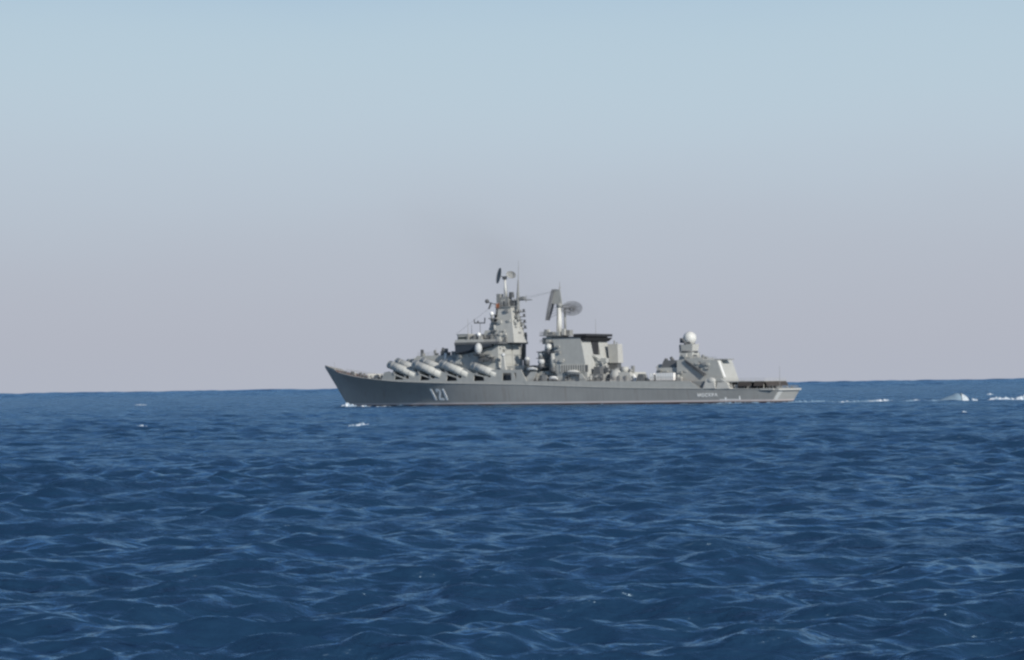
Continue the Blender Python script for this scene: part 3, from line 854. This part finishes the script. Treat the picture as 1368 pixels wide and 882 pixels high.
# ---- twin funnels with a slot between them
for s in (1, -1):
    ya, yb = (2.2, 8.7) if s > 0 else (-8.7, -2.2)
    fb = MB().frustum((-23.4, -11.2, ya, yb), 7.6, (-20.3, -9.6, ya + 0.15, yb - 0.25), 22.4).build('funnel', 'grey', ship)
    lv = MB()
    y0 = yb + 0.02 if s > 0 else ya - 0.02
    for k in range(11):
        x = -12.6 - k * 0.92
        lv.box(x - 0.2, x + 0.2, min(y0 - s * 0.45, y0 + s * 0.12), max(y0 - s * 0.45, y0 + s * 0.12), 10.7, 13.4)
    lv.build('louvre_frame', 'light', fb)
    gr = MB().box(-23.0, -12.3, min(y0 - s * 0.5, y0 - s * 0.02), max(y0 - s * 0.5, y0 - s * 0.02), 10.9, 13.2).build('air_intake', 'dark', fb)
    MB().rail([(-23.0, s * 9.2, 10.2), (-11, s * 9.2, 10.2)], step=1.2).build('funnel_railing', 'mid', fb)
MB().box(-20.6, -9.0, -8.75, 8.75, 22.402, 22.75).build('funnel_top', 'black', ship)
MB().plan([(-22.6, -8.6), (-22.6, 8.6), (-17.8, 8.8), (-17.8, -8.8)], 22.753, 23.6).frustum((-21.4, -20.42, -8.3, 8.3), 21.2, (-22.6, -20.3, -8.6, 8.6), 22.39).build('funnel_cap', 'black', ship)
MB().box(-20.9, -11.0, -2.19, 2.19, 16.0, 22.39).build('slot_shade_fill', 'black', ship)  # black fill painted in for the shade between the funnels
MB().frustum((-24.6, -11.5, -2.15, 2.15), 7.6, (-22.4, -11.5, -2.15, 2.15), 16.6).build('crane_house', 'grey', ship)
MB().frustum((-26.6, -23.2, -8.9, -5.4), 13.8, (-26.3, -22.4, -8.7, -5.6), 20.2).build('exhaust_housing', 'light', ship)
MB().frustum((-26.2, -23.2, -8.6, -5.6), 7.6, (-26.0, -23.0, -8.4, -5.8), 13.79).build('exhaust_housing', 'dark', ship)
MB().rod((-24.0, -7.5, 20.2), (-24.0, -7.5, 21.4), 0.3, k=8).rod((-25.6, -6.4, 20.2), (-25.6, -6.4, 20.9), 0.2, k=8).build('exhaust_pipe', 'mid', ship, apart=True)
MB().rod((-18.5, -4.5, 22.75), (-18.5, -4.5, 29.0), 0.09, 0.04, 6).build('whip_antenna', 'mid', ship)
MB().box(-27.6, -9.5, -7.2, 7.2, 7.61, 10.1).build('funnel_base', 'mid', ship)
# crane between and behind the funnels
cn = MB().rod((-25.6, 1.6, 7.6), (-25.6, 1.6, 14.2), 0.75, 0.6, 12).build('deck_crane', 'light', ship)
MB().rod((-25.6, 1.6, 14.0), (-22.2, 3.4, 16.6), 0.4, 0.28, 8).rod((-25.6, 1.6, 13.2), (-28.6, 4.0, 11.4), 0.3, 0.2, 8).build('crane_jib', 'light', cn)
MB().box(-26.6, -24.5, 0.7, 2.6, 13.9, 15.4).build('crane_cab', 'grey', cn)
MB().frustum((-26.6, -23.7, 3.0, 6.4), 10.1, (-26.0, -23.9, 3.2, 6.0), 12.6).build('equipment_cabinet', 'dark', ship)
# rounded deckhouse abaft the funnels
ah = MB().frustum((-38.6, -30.0, -5.4, 6.2), 7.5, (-37.4, -30.6, -4.8, 5.6), 10.6)
ah.ball((-31.6, 4.2, 9.2), 2.2, (1.1, 1, 1.1), 18, 10).build('after_deckhouse', 'light', ship)
MB().rod((-34.5, 3.6, 10.5), (-34.5, 3.6, 12.4), 1.5, 1.2, 14).build('gun_housing', 'light', ship)
MB().rod((-36.9, 3.8, 10.5), (-36.9, 3.8, 11.6), 0.8, 0.6, 12).build('deck_ventilator', 'mid', ship)
for x in (-33.6, -36.2): MB().box(x - 0.4, x + 0.4, 6.05, 6.32, 7.6, 9.5).build('bulkhead_door', 'mid', ship)
MB().prism([(-38.9, 7.5), (-40.6, 7.5), (-38.9, 9.8)], 5.0, 6.0).build('wind_screen', 'white', ship)
for x in range(4):
    MB().rod((-41.6 - x * 1.4, 2.5, 7.4), (-41.6 - x * 1.4, 2.5, 8.1), 0.6, 0.6, 14).build('launch_hatch', 'mid', ship)
MB().frustum((-44.2, -41.0, 5.6, 8.0), 7.4, (-43.6, -41.8, 5.9, 7.7), 9.9).build('deck_hatch', 'dark', ship)

fittings(15, 12, (-29, -14), 8.6, (7.8, 9.4), ship)
fittings(16, 6, (-8, 8), -23.2, (8.5, 14), ship, 'aft')
fittings(17, 8, (-38, -26), 3.4, (10.3, 10.6), ship, 'top')
fittings(18, 8, (-60, -42), 6.4, (7.3, 7.4), ship, 'top')
fittings(19, 7, (-15, -10), lambda x, z: 8.6, (14, 21), ship)
# ---- after tower with the big radome, hangar
MB().frustum((-54.6, -46.0, -4.2, 4.6), 7.3, (-54.6, -47.0, -3.8, 4.2), 11.8).build('after_tower_base', 'grey', ship)
mc = MB().frustum((-54.2, -48.4, -2.6, 4.0), 11.802, (-53.8, -48.9, -2.0, 3.2), 14.2)
mc.rod((-49.6, 2.6, 14.2), (-49.6, 2.6, 14.9), 0.7, 0.5, 10).rod((-52.0, 2.4, 14.2), (-51.2, 2.4, 15.2), 0.6, 0.5, 10)
mc.build('machinery_house', 'dark', ship, apart=True)
MB().frustum((-48.4, -45.4, -1.6, 2.6), 11.802, (-48.4, -46.4, -1.2, 2.2), 13.0).build('machinery_house', 'grey', ship, apart=True)
tw = MB().frustum((-62.2, -54.0, -4.4, 4.6), 7.2, (-59.2, -54.8, -2.4, 2.6), 16.6).build('after_tower', 'grey', ship)
MB().rod((-57.0, 0, 16.6), (-57.0, 0, 17.2), 2.7, 2.7, 20).build('tower_platform', 'dark', tw)
drm = MB().frustum((-59.0, -55.0, -2.0, 2.0), 16.8, (-59.3, -54.9, -2.3, 2.3), 19.4).build('director_drum', 'light', ship)
MB().box(-54.9, -54.1, -1.9, 1.9, 16.6, 19.3).build('director_panel', 'mid', drm)
cd = MB().frustum((-58.2, -55.8, -1.6, 1.6), 19.4, (-58.0, -55.9, -1.8, 1.8), 20.2)
cd.rod((-57.0, 0, 19.4), (-57.0, 0, 19.9), 1.0, 1.4, 16)
cd.rod((-56.8, 2.0, 19.3), (-55.2, 1.9, 21.2), 0.45, k=8).rod((-56.8, -2.0, 19.3), (-55.2, -1.9, 21.2), 0.45, k=8).box(-55.6, -54.4, -1.9, 1.9, 19.8, 21.4)
cd.build('radome_cradle', 'dark', drm)
MB().ball((-57.1, 0, 21.35), 2.2, (1, 1, 1), 28, 18).build('radome', 'radome', drm)
MB().rod((-58.3, 5.6, 14.2), (-66.0, 6.0, 9.4), 0.32, 0.32, 8).rod((-58.3, 5.6, 13.6), (-65.6, 6.0, 8.9), 0.2, 0.2, 8).build('boat_boom', 'dark', ship)
hg = MB().prism([(-55.0, 7.2), (-55.0, 14.2), (-62.6, 14.9), (-64.8, 14.1), (-69.9, 13.9), (-72.4, 7.2)], -5.0, 5.2).build('hangar', 'grey', ship)
MB().add([(-69.98, 4.6, 13.6), (-69.98, 3.7, 13.6), (-72.0, 3.7, 8.4), (-72.0, 4.6, 8.4), (-70.12, 4.6, 13.6), (-70.12, 3.7, 13.6), (-72.14, 3.7, 8.4), (-72.14, 4.6, 8.4)],
         [(0, 1, 2, 3), (4, 5, 6, 7), (0, 1, 5, 4), (2, 3, 7, 6), (0, 3, 7, 4), (1, 2, 6, 5)]).build('hangar_lit_edge', 'white', hg)  # sunlit edge of the hangar, painted as a white strip
MB().box(-72.4, -67.6, -1.6, 2.8, 13.95, 14.35).build('control_platform', 'mid', hg)
for zz in (12.7, 11.0): MB().box(-63.8, -63.0, 5.15, 5.32, zz, zz + 0.9).build('hangar_window', 'dark', hg, apart=True)
MB().rail([(-62, 4.8, 14.3), (-69.5, 4.8, 13.9)], step=1.5).build('deck_railing', 'mid', ship)
MB().rod((-61.4, 1.5, 14.8), (-61.4, 1.5, 16.8), 0.15, 0.1, 6).rod((-63.4, 2.8, 14.6), (-63.4, 2.8, 15.9), 0.3, 0.2, 8).build('mast_sensor', 'mid', ship, apart=True)
fittings(21, 9, (-68, -56), 5.15, (8, 13), hg)
fittings(22, 5, (-60.5, -55), 3.6, (12.5, 16), tw)
fittings(23, 7, (-68, -57), 2.0, (14.0, 14.4), hg, 'top')
fittings(24, 6, (-54, -46), 4.5, (8, 11), ship)
# side gallery below the tower
MB().prism([(-62.6, 4.85), (-62.6, 7.2), (-72.5, 7.2), (-76.4, 5.6), (-76.4, 4.7)], -8.4, 8.6).build('after_gallery', 'mid', ship)
MB().frustum((-71.6, -67.0, 6.8, 10.0), 4.8, (-70.4, -68.0, 7.0, 9.2), 8.1).build('torpedo_housing', 'light', ship)
MB().frustum((-76.6, -71.7, 6.8, 9.7), 4.7, (-75.2, -71.9, 7.0, 9.0), 6.7).build('torpedo_housing', 'light', ship)
MB().ball((-69.6, 8.9, 7.3), 1.2, (1.3, 0.7, 0.9)).build('torpedo_hood', 'light', ship)
MB().prism([(-68.2, 7.25), (-68.2, 8.3), (-72.8, 8.0), (-75.8, 6.0), (-75.8, 5.6), (-72.5, 7.25)], 7.6, 8.7).build('gallery_bulwark', 'grey', ship)

# ---- helicopter deck standing over the quarterdeck
hd = MB().box(-88.1, -73.2, -7.7, 7.7, 6.75, 7.05).build('helicopter_deck', 'grey', ship)
ps = MB()
for x in np.arange(-87.6, -76, 2.3):
    for s in (1, -1): ps.rod((x, s * 7.3, 4.4), (x, s * 7.3, 6.75), 0.13, k=6)
for y in np.arange(-5.5, 5.6, 2.2): ps.rod((-87.7, y, 4.4), (-87.7, y, 6.75), 0.13, k=6)
ps.build('deck_pillar', 'grey', hd, apart=True)
nb = MB()
for s in (1, -1):
    for xa_, xb_ in ((-83.6, -79.0), (-88.1, -84.6)):
        nb.add([(xa_, s * 7.72, 6.9), (xb_, s * 7.72, 6.9), (xb_, s * 8.6, 5.5), (xa_, s * 8.6, 5.5), (xa_, s * 7.72, 6.8), (xb_, s * 7.72, 6.8), (xb_, s * 8.6, 5.4), (xa_, s * 8.6, 5.4)],
               [(0, 1, 2, 3), (4, 5, 6, 7), (0, 1, 5, 4), (2, 3, 7, 6), (0, 3, 7, 4), (1, 2, 6, 5)])
nb.add([(-88.12, -7.6, 6.9), (-88.12, 7.6, 6.9), (-89.0, 7.6, 5.5), (-89.0, -7.6, 5.5), (-88.12, -7.6, 6.8), (-88.12, 7.6, 6.8), (-89.0, 7.6, 5.4), (-89.0, -7.6, 5.4)],
       [(0, 1, 2, 3), (4, 5, 6, 7), (0, 1, 5, 4), (2, 3, 7, 6), (0, 3, 7, 4), (1, 2, 6, 5)])
nb.build('safety_net', 'net', hd, apart=True)
MB().frustum((-87.0, -75.0, -6.9, 6.9), 4.4, (-87.0, -75.0, -6.9, 6.9), 6.74).build('underdeck_shade', 'black', ship)  # black block stands in for the shade under the helicopter deck
MB().rail([(-73.5, 7.5, 7.05), (-88.0, 7.5, 7.05), (-88.0, -7.5, 7.05)], h=0.9, step=1.6).build('deck_railing', 'light', ship)
MB().rail([(-89.5, 7.9, 4.4), (-92.4, 7.7, 4.35), (-92.4, -7.7, 4.35), (-89.5, -7.9, 4.4)], h=1.1, step=1.2, r=0.05).build('stern_railing', 'mid', ship)
for y in (-5.5, -2.0, 2.0, 5.0): MB().rod((-91.2, y, 4.3), (-91.2, y, 5.2), 0.4, 0.5, 10).build('bollard', random.choice(['mid', 'dark']), ship)
for x in (-77.5, -79.6, -82.0): MB().box(x - 0.6, x + 0.6, 6.2, 7.2, 4.45, 5.9).build('deck_locker', random.choice(['mid', 'dark', 'light']), ship)
MB().rod((-89.6, 0, 4.4), (-89.6, 0, 11.6), 0.09, 0.05, 6).build('ensign_staff', 'mid', ship)

# pale patch and fender strip on the transom
tx = lambda z: -93 + 2.7 * (1 - z / 4.35)
pv_ = [(tx(z) + o_, y, z) for o_ in (-0.07, 0.1) for z, y in ((3.9, 6.9), (3.9, 4.1), (0.9, 4.6), (0.9, 7.0))]
M['pale_panel'] = paint('pale_panel', (0.62, 0.63, 0.62))
MB().add(pv_, [(0, 1, 2, 3), (4, 5, 6, 7), (0, 1, 5, 4), (2, 3, 7, 6), (0, 3, 7, 4), (1, 2, 6, 5)]).build('transom_panel', 'pale_panel', ship)
MB().box(-93.25, -91.6, -8.0, 8.0, 3.95, 4.55).build('stern_fender', 'light', ship)
MB().box(-91.7, -87.0, 7.9, 8.75, 4.1, 4.6).build('stern_fender', 'light', ship)

# ---- painted marks: pennant number and the ship's name
def mark(polys, mat, name, ox, slant):
    mb = MB()
    for q in polys:
        P2 = []
        for (u, v) in q:
            x = ox - u * (0.95 if slant else 1.0) + slant * (v - 2.0); z = v
            P2.append((x, z))
        k = len(P2)
        f_ = [(x, hull_y(x, z) + 0.05, z) for x, z in P2]; r_ = [(x, hull_y(x, z) - 0.1, z) for x, z in P2]
        mb.add(f_ + r_, [tuple(range(k)), tuple(range(2 * k - 1, k - 1, -1))] + [(i, (i + 1) % k, k + (i + 1) % k, k + i) for i in range(k)])
    return mb.build(name, mat, hull)
one = [[(0.0, 2.0), (0.95, 2.0), (0.95, 6.0), (0.25, 6.0), (-0.25, 5.4), (0.0, 5.2)]]
two = []
pts_o = [(0.0, 5.0), (0.15, 5.65), (0.75, 6.0), (1.6, 6.0), (2.2, 5.6), (2.3, 4.9), (1.9, 4.2), (1.15, 3.4), (0.9, 2.75), (2.35, 2.75), (2.35, 2.0), (0.0, 2.0), (0.05, 2.8), (0.5, 3.6), (1.25, 4.45), (1.4, 4.95), (1.2, 5.25), (0.9, 5.2), (0.85, 4.85)]
two = [[(0.0, 4.75), (0.05, 5.5), (0.85, 5.15), (0.8, 4.75)], [(0.05, 5.5), (0.6, 6.0), (1.1, 5.28), (0.85, 5.15)], [(0.6, 6.0), (1.6, 6.0), (1.35, 5.2), (1.1, 5.28)],
       [(1.6, 6.0), (2.25, 5.5), (1.45, 4.95), (1.35, 5.2)], [(2.25, 5.5), (2.25, 4.8), (1.4, 4.75), (1.45, 4.95)], [(2.25, 4.8), (1.9, 4.2), (1.2, 4.35), (1.4, 4.75)],
       [(1.9, 4.2), (1.15, 3.35), (0.45, 3.55), (1.2, 4.35)], [(1.15, 3.35), (0.9, 2.75), (0.0, 2.75), (0.45, 3.55)], [(0.0, 2.75), (2.35, 2.75), (2.35, 2.0), (0.0, 2.0)]]
SL = 0.30
mark(one, 'number', 'hull_number', 40.0, SL)
mark(two, 'number', 'hull_number', 37.7, SL)
mark(one, 'number', 'hull_number', 34.6, SL)
mark([[(1.9, 1.25), (2.4, 1.25), (2.4, 1.9), (1.9, 1.9)], [(0, 1.12), (7.2, 1.12), (7.2, 1.3), (0, 1.3)], [(6.9, 1.25), (7.25, 1.25), (7.25, 2.3), (6.9, 2.3)]], M['number'], 'hull_mark', -72.6, 0.0)

fc = bpy.data.curves.new('ship_name', 'FONT')
fc.body = 'МОСКВА'
fc.size = 1.45; fc.extrude = 0.03; fc.space_character = 1.22; fc.offset = 0.035
fc.materials.append(M['number'])
nmo = bpy.data.objects.new('ship_name', fc); C.objects.link(nmo); nmo.parent = hull
xa, xb = -64.8, -71.4
pa = Vector((xa, hull_y(xa, 2.2) + 0.08, 2.2)); pb = Vector((xb, hull_y(xb, 2.2) + 0.08, 2.2)); pu = Vector((xa, hull_y(xa, 3.4) + 0.08, 3.4))
ex = (pb - pa).normalized(); ey = (pu - pa); ey = (ey - ex * ey.dot(ex)).normalized(); ez = ex.cross(ey)
nm_me = bpy.data.meshes.new_from_object(nmo.evaluated_get(bpy.context.evaluated_depsgraph_get()))
bpy.data.objects.remove(nmo)
nmo = bpy.data.objects.new('ship_name', nm_me); C.objects.link(nmo); nmo.parent = hull
nmo.matrix_basis = Matrix.Translation(pa) @ Matrix((ex, ey, ez)).transposed().to_4x4()


# ------------------------------------------------------------------ things carried on the ship (top-level)
def carried(name, x, y, z, label, cat, group=None):
    o = bpy.data.objects.new(name, None); C.objects.link(o)
    o.location = SHIP_M @ Vector((x, y, z)); o.rotation_euler = (0, 0, SHIP_ROT)
    return tag(o, label, cat, group)


def boat_parts(root, L, Wd, H, hullmat, covermat):
    st = [(-0.5, 0.75), (-0.3, 0.95), (0.0, 1.0), (0.25, 0.85), (0.42, 0.45), (0.5, 0.04)]
    vs = []; fs = []
    for u, w in st:
        for yy, zz in ((-1, 1), (-0.85, 0.45), (-0.35, 0.05), (0.35, 0.05), (0.85, 0.45), (1, 1)):
            vs.append((u * L - (0.06 * L * (1 - zz) if u > 0.4 else 0), yy * w * Wd / 2, zz * H * (1.0 + (0.12 if u > 0.3 else 0))))
    for i in range(len(st) - 1):
        for j in range(5):
            fs.append((i * 6 + j, (i + 1) * 6 + j, (i + 1) * 6 + j + 1, i * 6 + j + 1))
    fs += [tuple(range(6)), tuple(range(35, 29, -1))]
    fs += [(i * 6, i * 6 + 5, (i + 1) * 6 + 5, (i + 1) * 6) for i in range(len(st) - 1)]
    MB().add(vs, fs).build('boat_hull', hullmat, root)
    MB().ball((-0.02 * L, 0, H * 1.0), 1.0, (L * 0.40, Wd * 0.42, H * 0.55), 16, 6, 0.0).build('boat_cover', covermat, root)
    ck = MB()
    for u in (-0.28, 0.22): ck.box(u * L - 0.15, u * L + 0.15, -Wd * 0.35, Wd * 0.35, -0.25, 0.25 * H)
    ck.build('cradle', 'dark', root, apart=True)


b1 = carried('ship_boat', -9.5, 8.7, 8.35, 'small white boat low on deck below the mainmast', 'boat', 'boats carried on the warship')
boat_parts(b1, 3.6, 1.5, 0.85, 'white', 'white')
b2 = carried('ship_boat', -17.4, 8.9, 9.6, 'grey launch with pale cover slung beside the twin funnels', 'boat', 'boats carried on the warship')
boat_parts(b2, 6.4, 2.2, 1.3, 'mid', 'radome')
dv = MB()
for x in (-14.9, -19.9): dv.rod((x, 8.0, 7.6), (x, 8.4, 9.55), 0.16, k=6).rod((x, 8.0, 7.6), (x, 9.6, 9.4), 0.14, k=6)
dv.build('boat_davit', 'dark', ship, apart=True)
b3 = carried('ship_boat', -0.9, 8.3, 11.75, 'white boat on the deckhouse roof just behind the bridge', 'boat', 'boats carried on the warship')
boat_parts(b3, 4.2, 1.4, 0.7, 'white', 'white')
MB().prism([(-20.4, 7.6), (-20.4, 10.4), (-21.4, 10.2), (-23.4, 7.6)], 9.3, 9.6).build('boat_screen', 'light', ship)

def crate(x, y, z, L, Wd, H, label):
    o = carried('deck_container', x, y, z, label, 'container', 'white containers on the after deck')
    MB().box(-L / 2, L / 2, -Wd / 2, Wd / 2, 0.12, H).build('container_body', 'white', o)
    rb = MB()
    k = int(L / 0.9)
    for i in range(k + 1):
        x_ = -L / 2 + 0.08 + i * (L - 0.16) / max(1, k)
        rb.box(x_ - 0.06, x_ + 0.06, Wd / 2 + 0.003, Wd / 2 + 0.06, 0.2, H - 0.1)
    rb.box(-L / 2 + 0.15, L / 2 - 0.15, Wd / 2 + 0.004, Wd / 2 + 0.05, H * 0.5 - 0.07, H * 0.5 + 0.07)
    rb.build('container_rib', 'dome_grey', o)
    MB().box(-L / 2 + 0.1, L / 2 - 0.1, -Wd / 2 + 0.1, Wd / 2 - 0.1, -0.1, 0.118).build('container_skid', 'dark', o)
crate(-47.2, 7.6, 7.55, 1.5, 1.2, 2.45, 'short white container standing ahead of the long white one on the after deck')
crate(-52.1, 7.6, 7.5, 6.5, 1.6, 2.6, 'long white ribbed container on deck at the foot of the radome tower')

fl = carried('signal_flag', 15.4, 3.4, 33.2, 'small orange and red flag hoisted beside the foremast', 'flag')
fv = []; ff = []
for i in range(8):
    for j in range(5):
        fv.append((-0.2 + i * 0.17, 0.12 * math.sin(i * 0.9 + j * 0.4), 0.25 + j * 0.42 - 0.05 * i))
for i in range(7):
    for j in range(4): ff.append((i * 5 + j, (i + 1) * 5 + j, (i + 1) * 5 + j + 1, i * 5 + j + 1))
fm_ = MB().add(fv, ff, True).build('flag_cloth', 'flag', fl)
sd = fm_.modifiers.new('thick', 'SOLIDIFY'); sd.thickness = 0.03
MB().rod((-0.25, 0, -0.3), (-0.25, 0, 2.3), 0.04, k=5).build('flag_halyard', 'dark', fl)

# ------------------------------------------------------------------ foam and spray on the sea
m, n, b = new_mat('sea_foam')
b.inputs['Base Color'].default_value = (0.80, 0.84, 0.88, 1); b.inputs['Roughness'].default_value = 0.9
t = n.nodes.new("ShaderNodeTexCoord")
z1 = n.nodes.new("ShaderNodeTexNoise"); z1.inputs['Scale'].default_value = 1.3; z1.inputs['Detail'].default_value = 6
n.links.new(t.outputs['Object'], z1.inputs['Vector'])
cr2 = n.nodes.new("ShaderNodeMapRange"); cr2.inputs['From Min'].default_value = 0.42; cr2.inputs['From Max'].default_value = 0.56
n.links.new(z1.outputs[0], cr2.inputs['Value'])
mxf = n.nodes.new("ShaderNodeMixRGB"); mxf.inputs[1].default_value = (0.22, 0.32, 0.42, 1); mxf.inputs[2].default_value = (0.68, 0.73, 0.78, 1)
n.links.new(cr2.outputs[0], mxf.inputs[0]); n.links.new(mxf.outputs[0], b.inputs['Base Color'])
M['foam'] = m
m, n, b = new_mat('thin_foam')
b.inputs['Base Color'].default_value = (0.22, 0.34, 0.46, 1); b.inputs['Roughness'].default_value = 0.6
M['thin_foam'] = m


def sea_z(x, y):
    r_ = math.hypot(x, y)
    return float(waves(np.array([float(x)]), np.array([float(y)]), np.array([max(0.05, r_ * 0.0036)]))[2][0])


def foam_lump(mb, cx, cy, L, Wd, H, seed, lean=0.0):
    """a ragged heap of foam lying on the water, long in world x"""
    rg = random.Random(seed)
    nu, nv = max(12, int(L / 0.35)), 7
    z0 = sea_z(cx, cy) - 0.12
    vs = []
    prof = [max(0.0, math.sin(math.pi * (i + 0.0) / nu)) ** 0.5 * (0.45 + 0.55 * rg.random()) for i in range(nu + 1)]
    for i in range(nu + 1):
        for j in range(nv + 1):
            u = i / nu * 2 - 1; v = j / nv * 2 - 1
            h = H * prof[i] * max(0, 1 - v * v) * (0.8 + 0.4 * rg.random())
            vs.append((cx + u * L / 2 + rg.uniform(-.1, .1), cy + v * Wd / 2 * (0.4 + prof[i] * 0.7) + lean * h, z0 + h))
    fs = [(i * (nv + 1) + j, (i + 1) * (nv + 1) + j, (i + 1) * (nv + 1) + j + 1, i * (nv + 1) + j + 1) for i in range(nu) for j in range(nv)]
    mb.add(vs, fs, True)


def foam_object(name, lumps, mat='foam'):
    """lumps: (px, py, width m, height m) measured on the photograph and laid on the water plane"""
    mb = MB()
    for q, (cx, cy, L, Wd, H) in enumerate(lumps): foam_lump(mb, cx, cy, L, Wd, H, q * 13 + len(lumps))
    return mb.build(name, mat)


CAPS = [(-26.2, 418.0, 3.0, 1.8, 0.75), (-27.9, 419, 1.8, 1.4, 0.55), (-63.5, 412.0, 2.2, 1.2, 0.8), (-62.5, 417, 1.2, 1.0, 0.35),
        (-178, 1150, 7, 4, 0.6), (-110, 1000, 2.2, 2, 0.7), (-109, 985, 1.6, 2, 0.5),
        (88, 470, 0.9, 0.7, 0.6), (200, 1010, 3.0, 2, 0.9), (38, 333, 1.4, 1, 0.3), (-13, 196, 0.9, 0.6, 0.16)]
for k, c in enumerate(CAPS):
    o = foam_object('whitecap', [c]); tag(o, kind='structure')

bow_foam = foam_object('bow_wave', [(-58.8, 850.0, 4.4, 3.0, 1.7), (-56.5, 849.0, 3.4, 2.0, 1.2), (-52.5, 846.0, 6.0, 1.5, 0.6), (-45, 842, 8, 1.2, 0.45)])
tag(bow_foam, kind='stuff')
rg = random.Random(3); wash = []
for x in [78, 75, 72, 68, 63, 57, 49, 40, 22, 8, -12, -30, -47, -60, -68, -74, -80, -86, -90]:
    p = SHIP_M @ Vector((x + rg.uniform(-1, 1), hull_y(x, 0.1) + 0.35, 0))
    wash.append((p.x, p.y, rg.uniform(2.0, 5.0), 1.0, rg.uniform(0.25, 0.5)))
tag(foam_object('hull_wash', wash, 'thin_foam'), kind='stuff')
wake = foam_object('stern_wake', [(114.5, 745.0, 16.0, 3.5, 1.0), (113.5, 744.5, 8.0, 3.0, 1.7), (125.5, 747, 4.0, 2.5, 1.0), (130.0, 746, 2.0, 1.6, 0.8), (104.0, 746.0, 8.0, 2.5, 0.7),
                                  (150, 740, 9, 3, 1.3), (157.5, 739, 8, 3, 1.9), (142.0, 742, 2.0, 1.5, 0.9), (166, 738, 9, 4, 2.6), (175, 738, 12, 4, 2.0)])
tag(wake, kind='stuff')
thin = foam_object('wake_streak', [(92.0, 752.0, 20.0, 4.0, 0.95), (86.0, 756.0, 12, 2.0, 0.8), (70.0, 765.0, 16, 2.0, 0.6), (110, 746, 24, 4, 0.85), (126, 744, 26, 3, 0.8), (158, 742, 22, 3, 0.7)], 'thin_foam')
tag(thin, kind='stuff')

# steep wave thrown up in the wake: a smooth blue back and a white broken face on the right
def wake_wave(cx, cy, L, H):
    back, crest = MB(), MB()
    rg = random.Random(5)
    pr = [(-0.55, 0.0), (-0.42, 0.13), (-0.28, 0.34), (-0.12, 0.60), (0.0, 0.80), (0.10, 0.97), (0.16, 1.0), (0.25, 0.93), (0.34, 0.78), (0.43, 0.50), (0.52, 0.0)]
    for mb, lo, hi, gy in ((back, 0, 7, 0.0), (crest, 7, 10, -0.35)):
        vs = []; nv = 8; seg = []
        for a, b_ in zip(range(lo, hi), range(lo + 1, hi + 1)):
            for q in range(4): seg.append((pr[a][0] + (pr[b_][0] - pr[a][0]) * q / 4, pr[a][1] + (pr[b_][1] - pr[a][1]) * q / 4))
        seg.append(pr[hi])
        for u, h in seg:
            for j in range(nv + 1):
                v = j / nv * 2 - 1
                jit = 0.10 if mb is crest else 0.02
                z = h * H * (1 - abs(v) ** 1.6) * (1 + rg.uniform(-jit, jit)) + (0.12 if mb is crest else 0)
                vs.append((cx + u * L + rg.uniform(-jit, jit) + 0.10 * z * (1 - v), cy + gy + v * (1.0 + 3.0 * h), sea_z(cx, cy) - 0.5 + z))
        fs = [(i * (nv + 1) + j, (i + 1) * (nv + 1) + j, (i + 1) * (nv + 1) + j + 1, i * (nv + 1) + j + 1) for i in range(len(seg) - 1) for j in range(nv)]
        mb.add(vs, fs, True)
    r_ = back.build('wake_wave', 'wave_back')
    crest.build('wave_foam', 'spray', r_)
    tag(r_, kind='structure')


m, n, b = new_mat('wave_back')
b.inputs['Base Color'].default_value = (0.20, 0.29, 0.37, 1); b.inputs['Roughness'].default_value = 0.6
M['wave_back'] = m
M['spray'] = paint('spray', (0.48, 0.54, 0.58), rough=0.9, var=0.45, streak=0.2, scale=1.6)
wake_wave(134.5, 741.0, 11.5, 2.9)

# ------------------------------------------------------------------ thin exhaust smoke
m = bpy.data.materials.new('exhaust_smoke'); m.use_nodes = True; n = m.node_tree; n.nodes.clear()
o_ = n.nodes.new("ShaderNodeOutputMaterial"); pv = n.nodes.new("ShaderNodeVolumePrincipled")
pv.inputs['Color'].default_value = (0.30, 0.27, 0.24, 1)
t = n.nodes.new("ShaderNodeTexCoord")
zz = n.nodes.new("ShaderNodeTexNoise"); zz.inputs['Scale'].default_value = 1.8; zz.inputs['Detail'].default_value = 3
n.links.new(t.outputs['Object'], zz.inputs['Vector'])
q1 = n.nodes.new("ShaderNodeMapRange"); q1.inputs['From Min'].default_value = 0.30; q1.inputs['From Max'].default_value = 0.75; q1.inputs['To Max'].default_value = 0.010
n.links.new(zz.outputs[0], q1.inputs['Value'])
ln = n.nodes.new("ShaderNodeVectorMath"); ln.operation = 'LENGTH'; n.links.new(t.outputs['Object'], ln.inputs[0])
fo = n.nodes.new("ShaderNodeMapRange"); fo.interpolation_type = 'SMOOTHSTEP'
fo.inputs['From Min'].default_value = 1.0; fo.inputs['From Max'].default_value = 0.15
n.links.new(ln.outputs['Value'], fo.inputs['Value'])
mu = n.nodes.new("ShaderNodeMath"); mu.operation = 'MULTIPLY'
n.links.new(q1.outputs[0], mu.inputs[0]); n.links.new(fo.outputs[0], mu.inputs[1])
n.links.new(mu.outputs[0], pv.inputs['Density']); n.links.new(pv.outputs[0], o_.inputs['Volume'])
M['smoke'] = m
mb = MB().ball((0, 0, 0), 1.0, (1, 1, 1), 20, 12)
sm = mb.build('exhaust_smoke', 'smoke')
sm.matrix_world = SHIP_M @ Matrix.Translation((14.0, 0.0, 46.0)) @ Matrix.Rotation(R(-26), 4, 'Y') @ Matrix.Diagonal((62, 12, 22, 1))
tag(sm, kind='stuff')
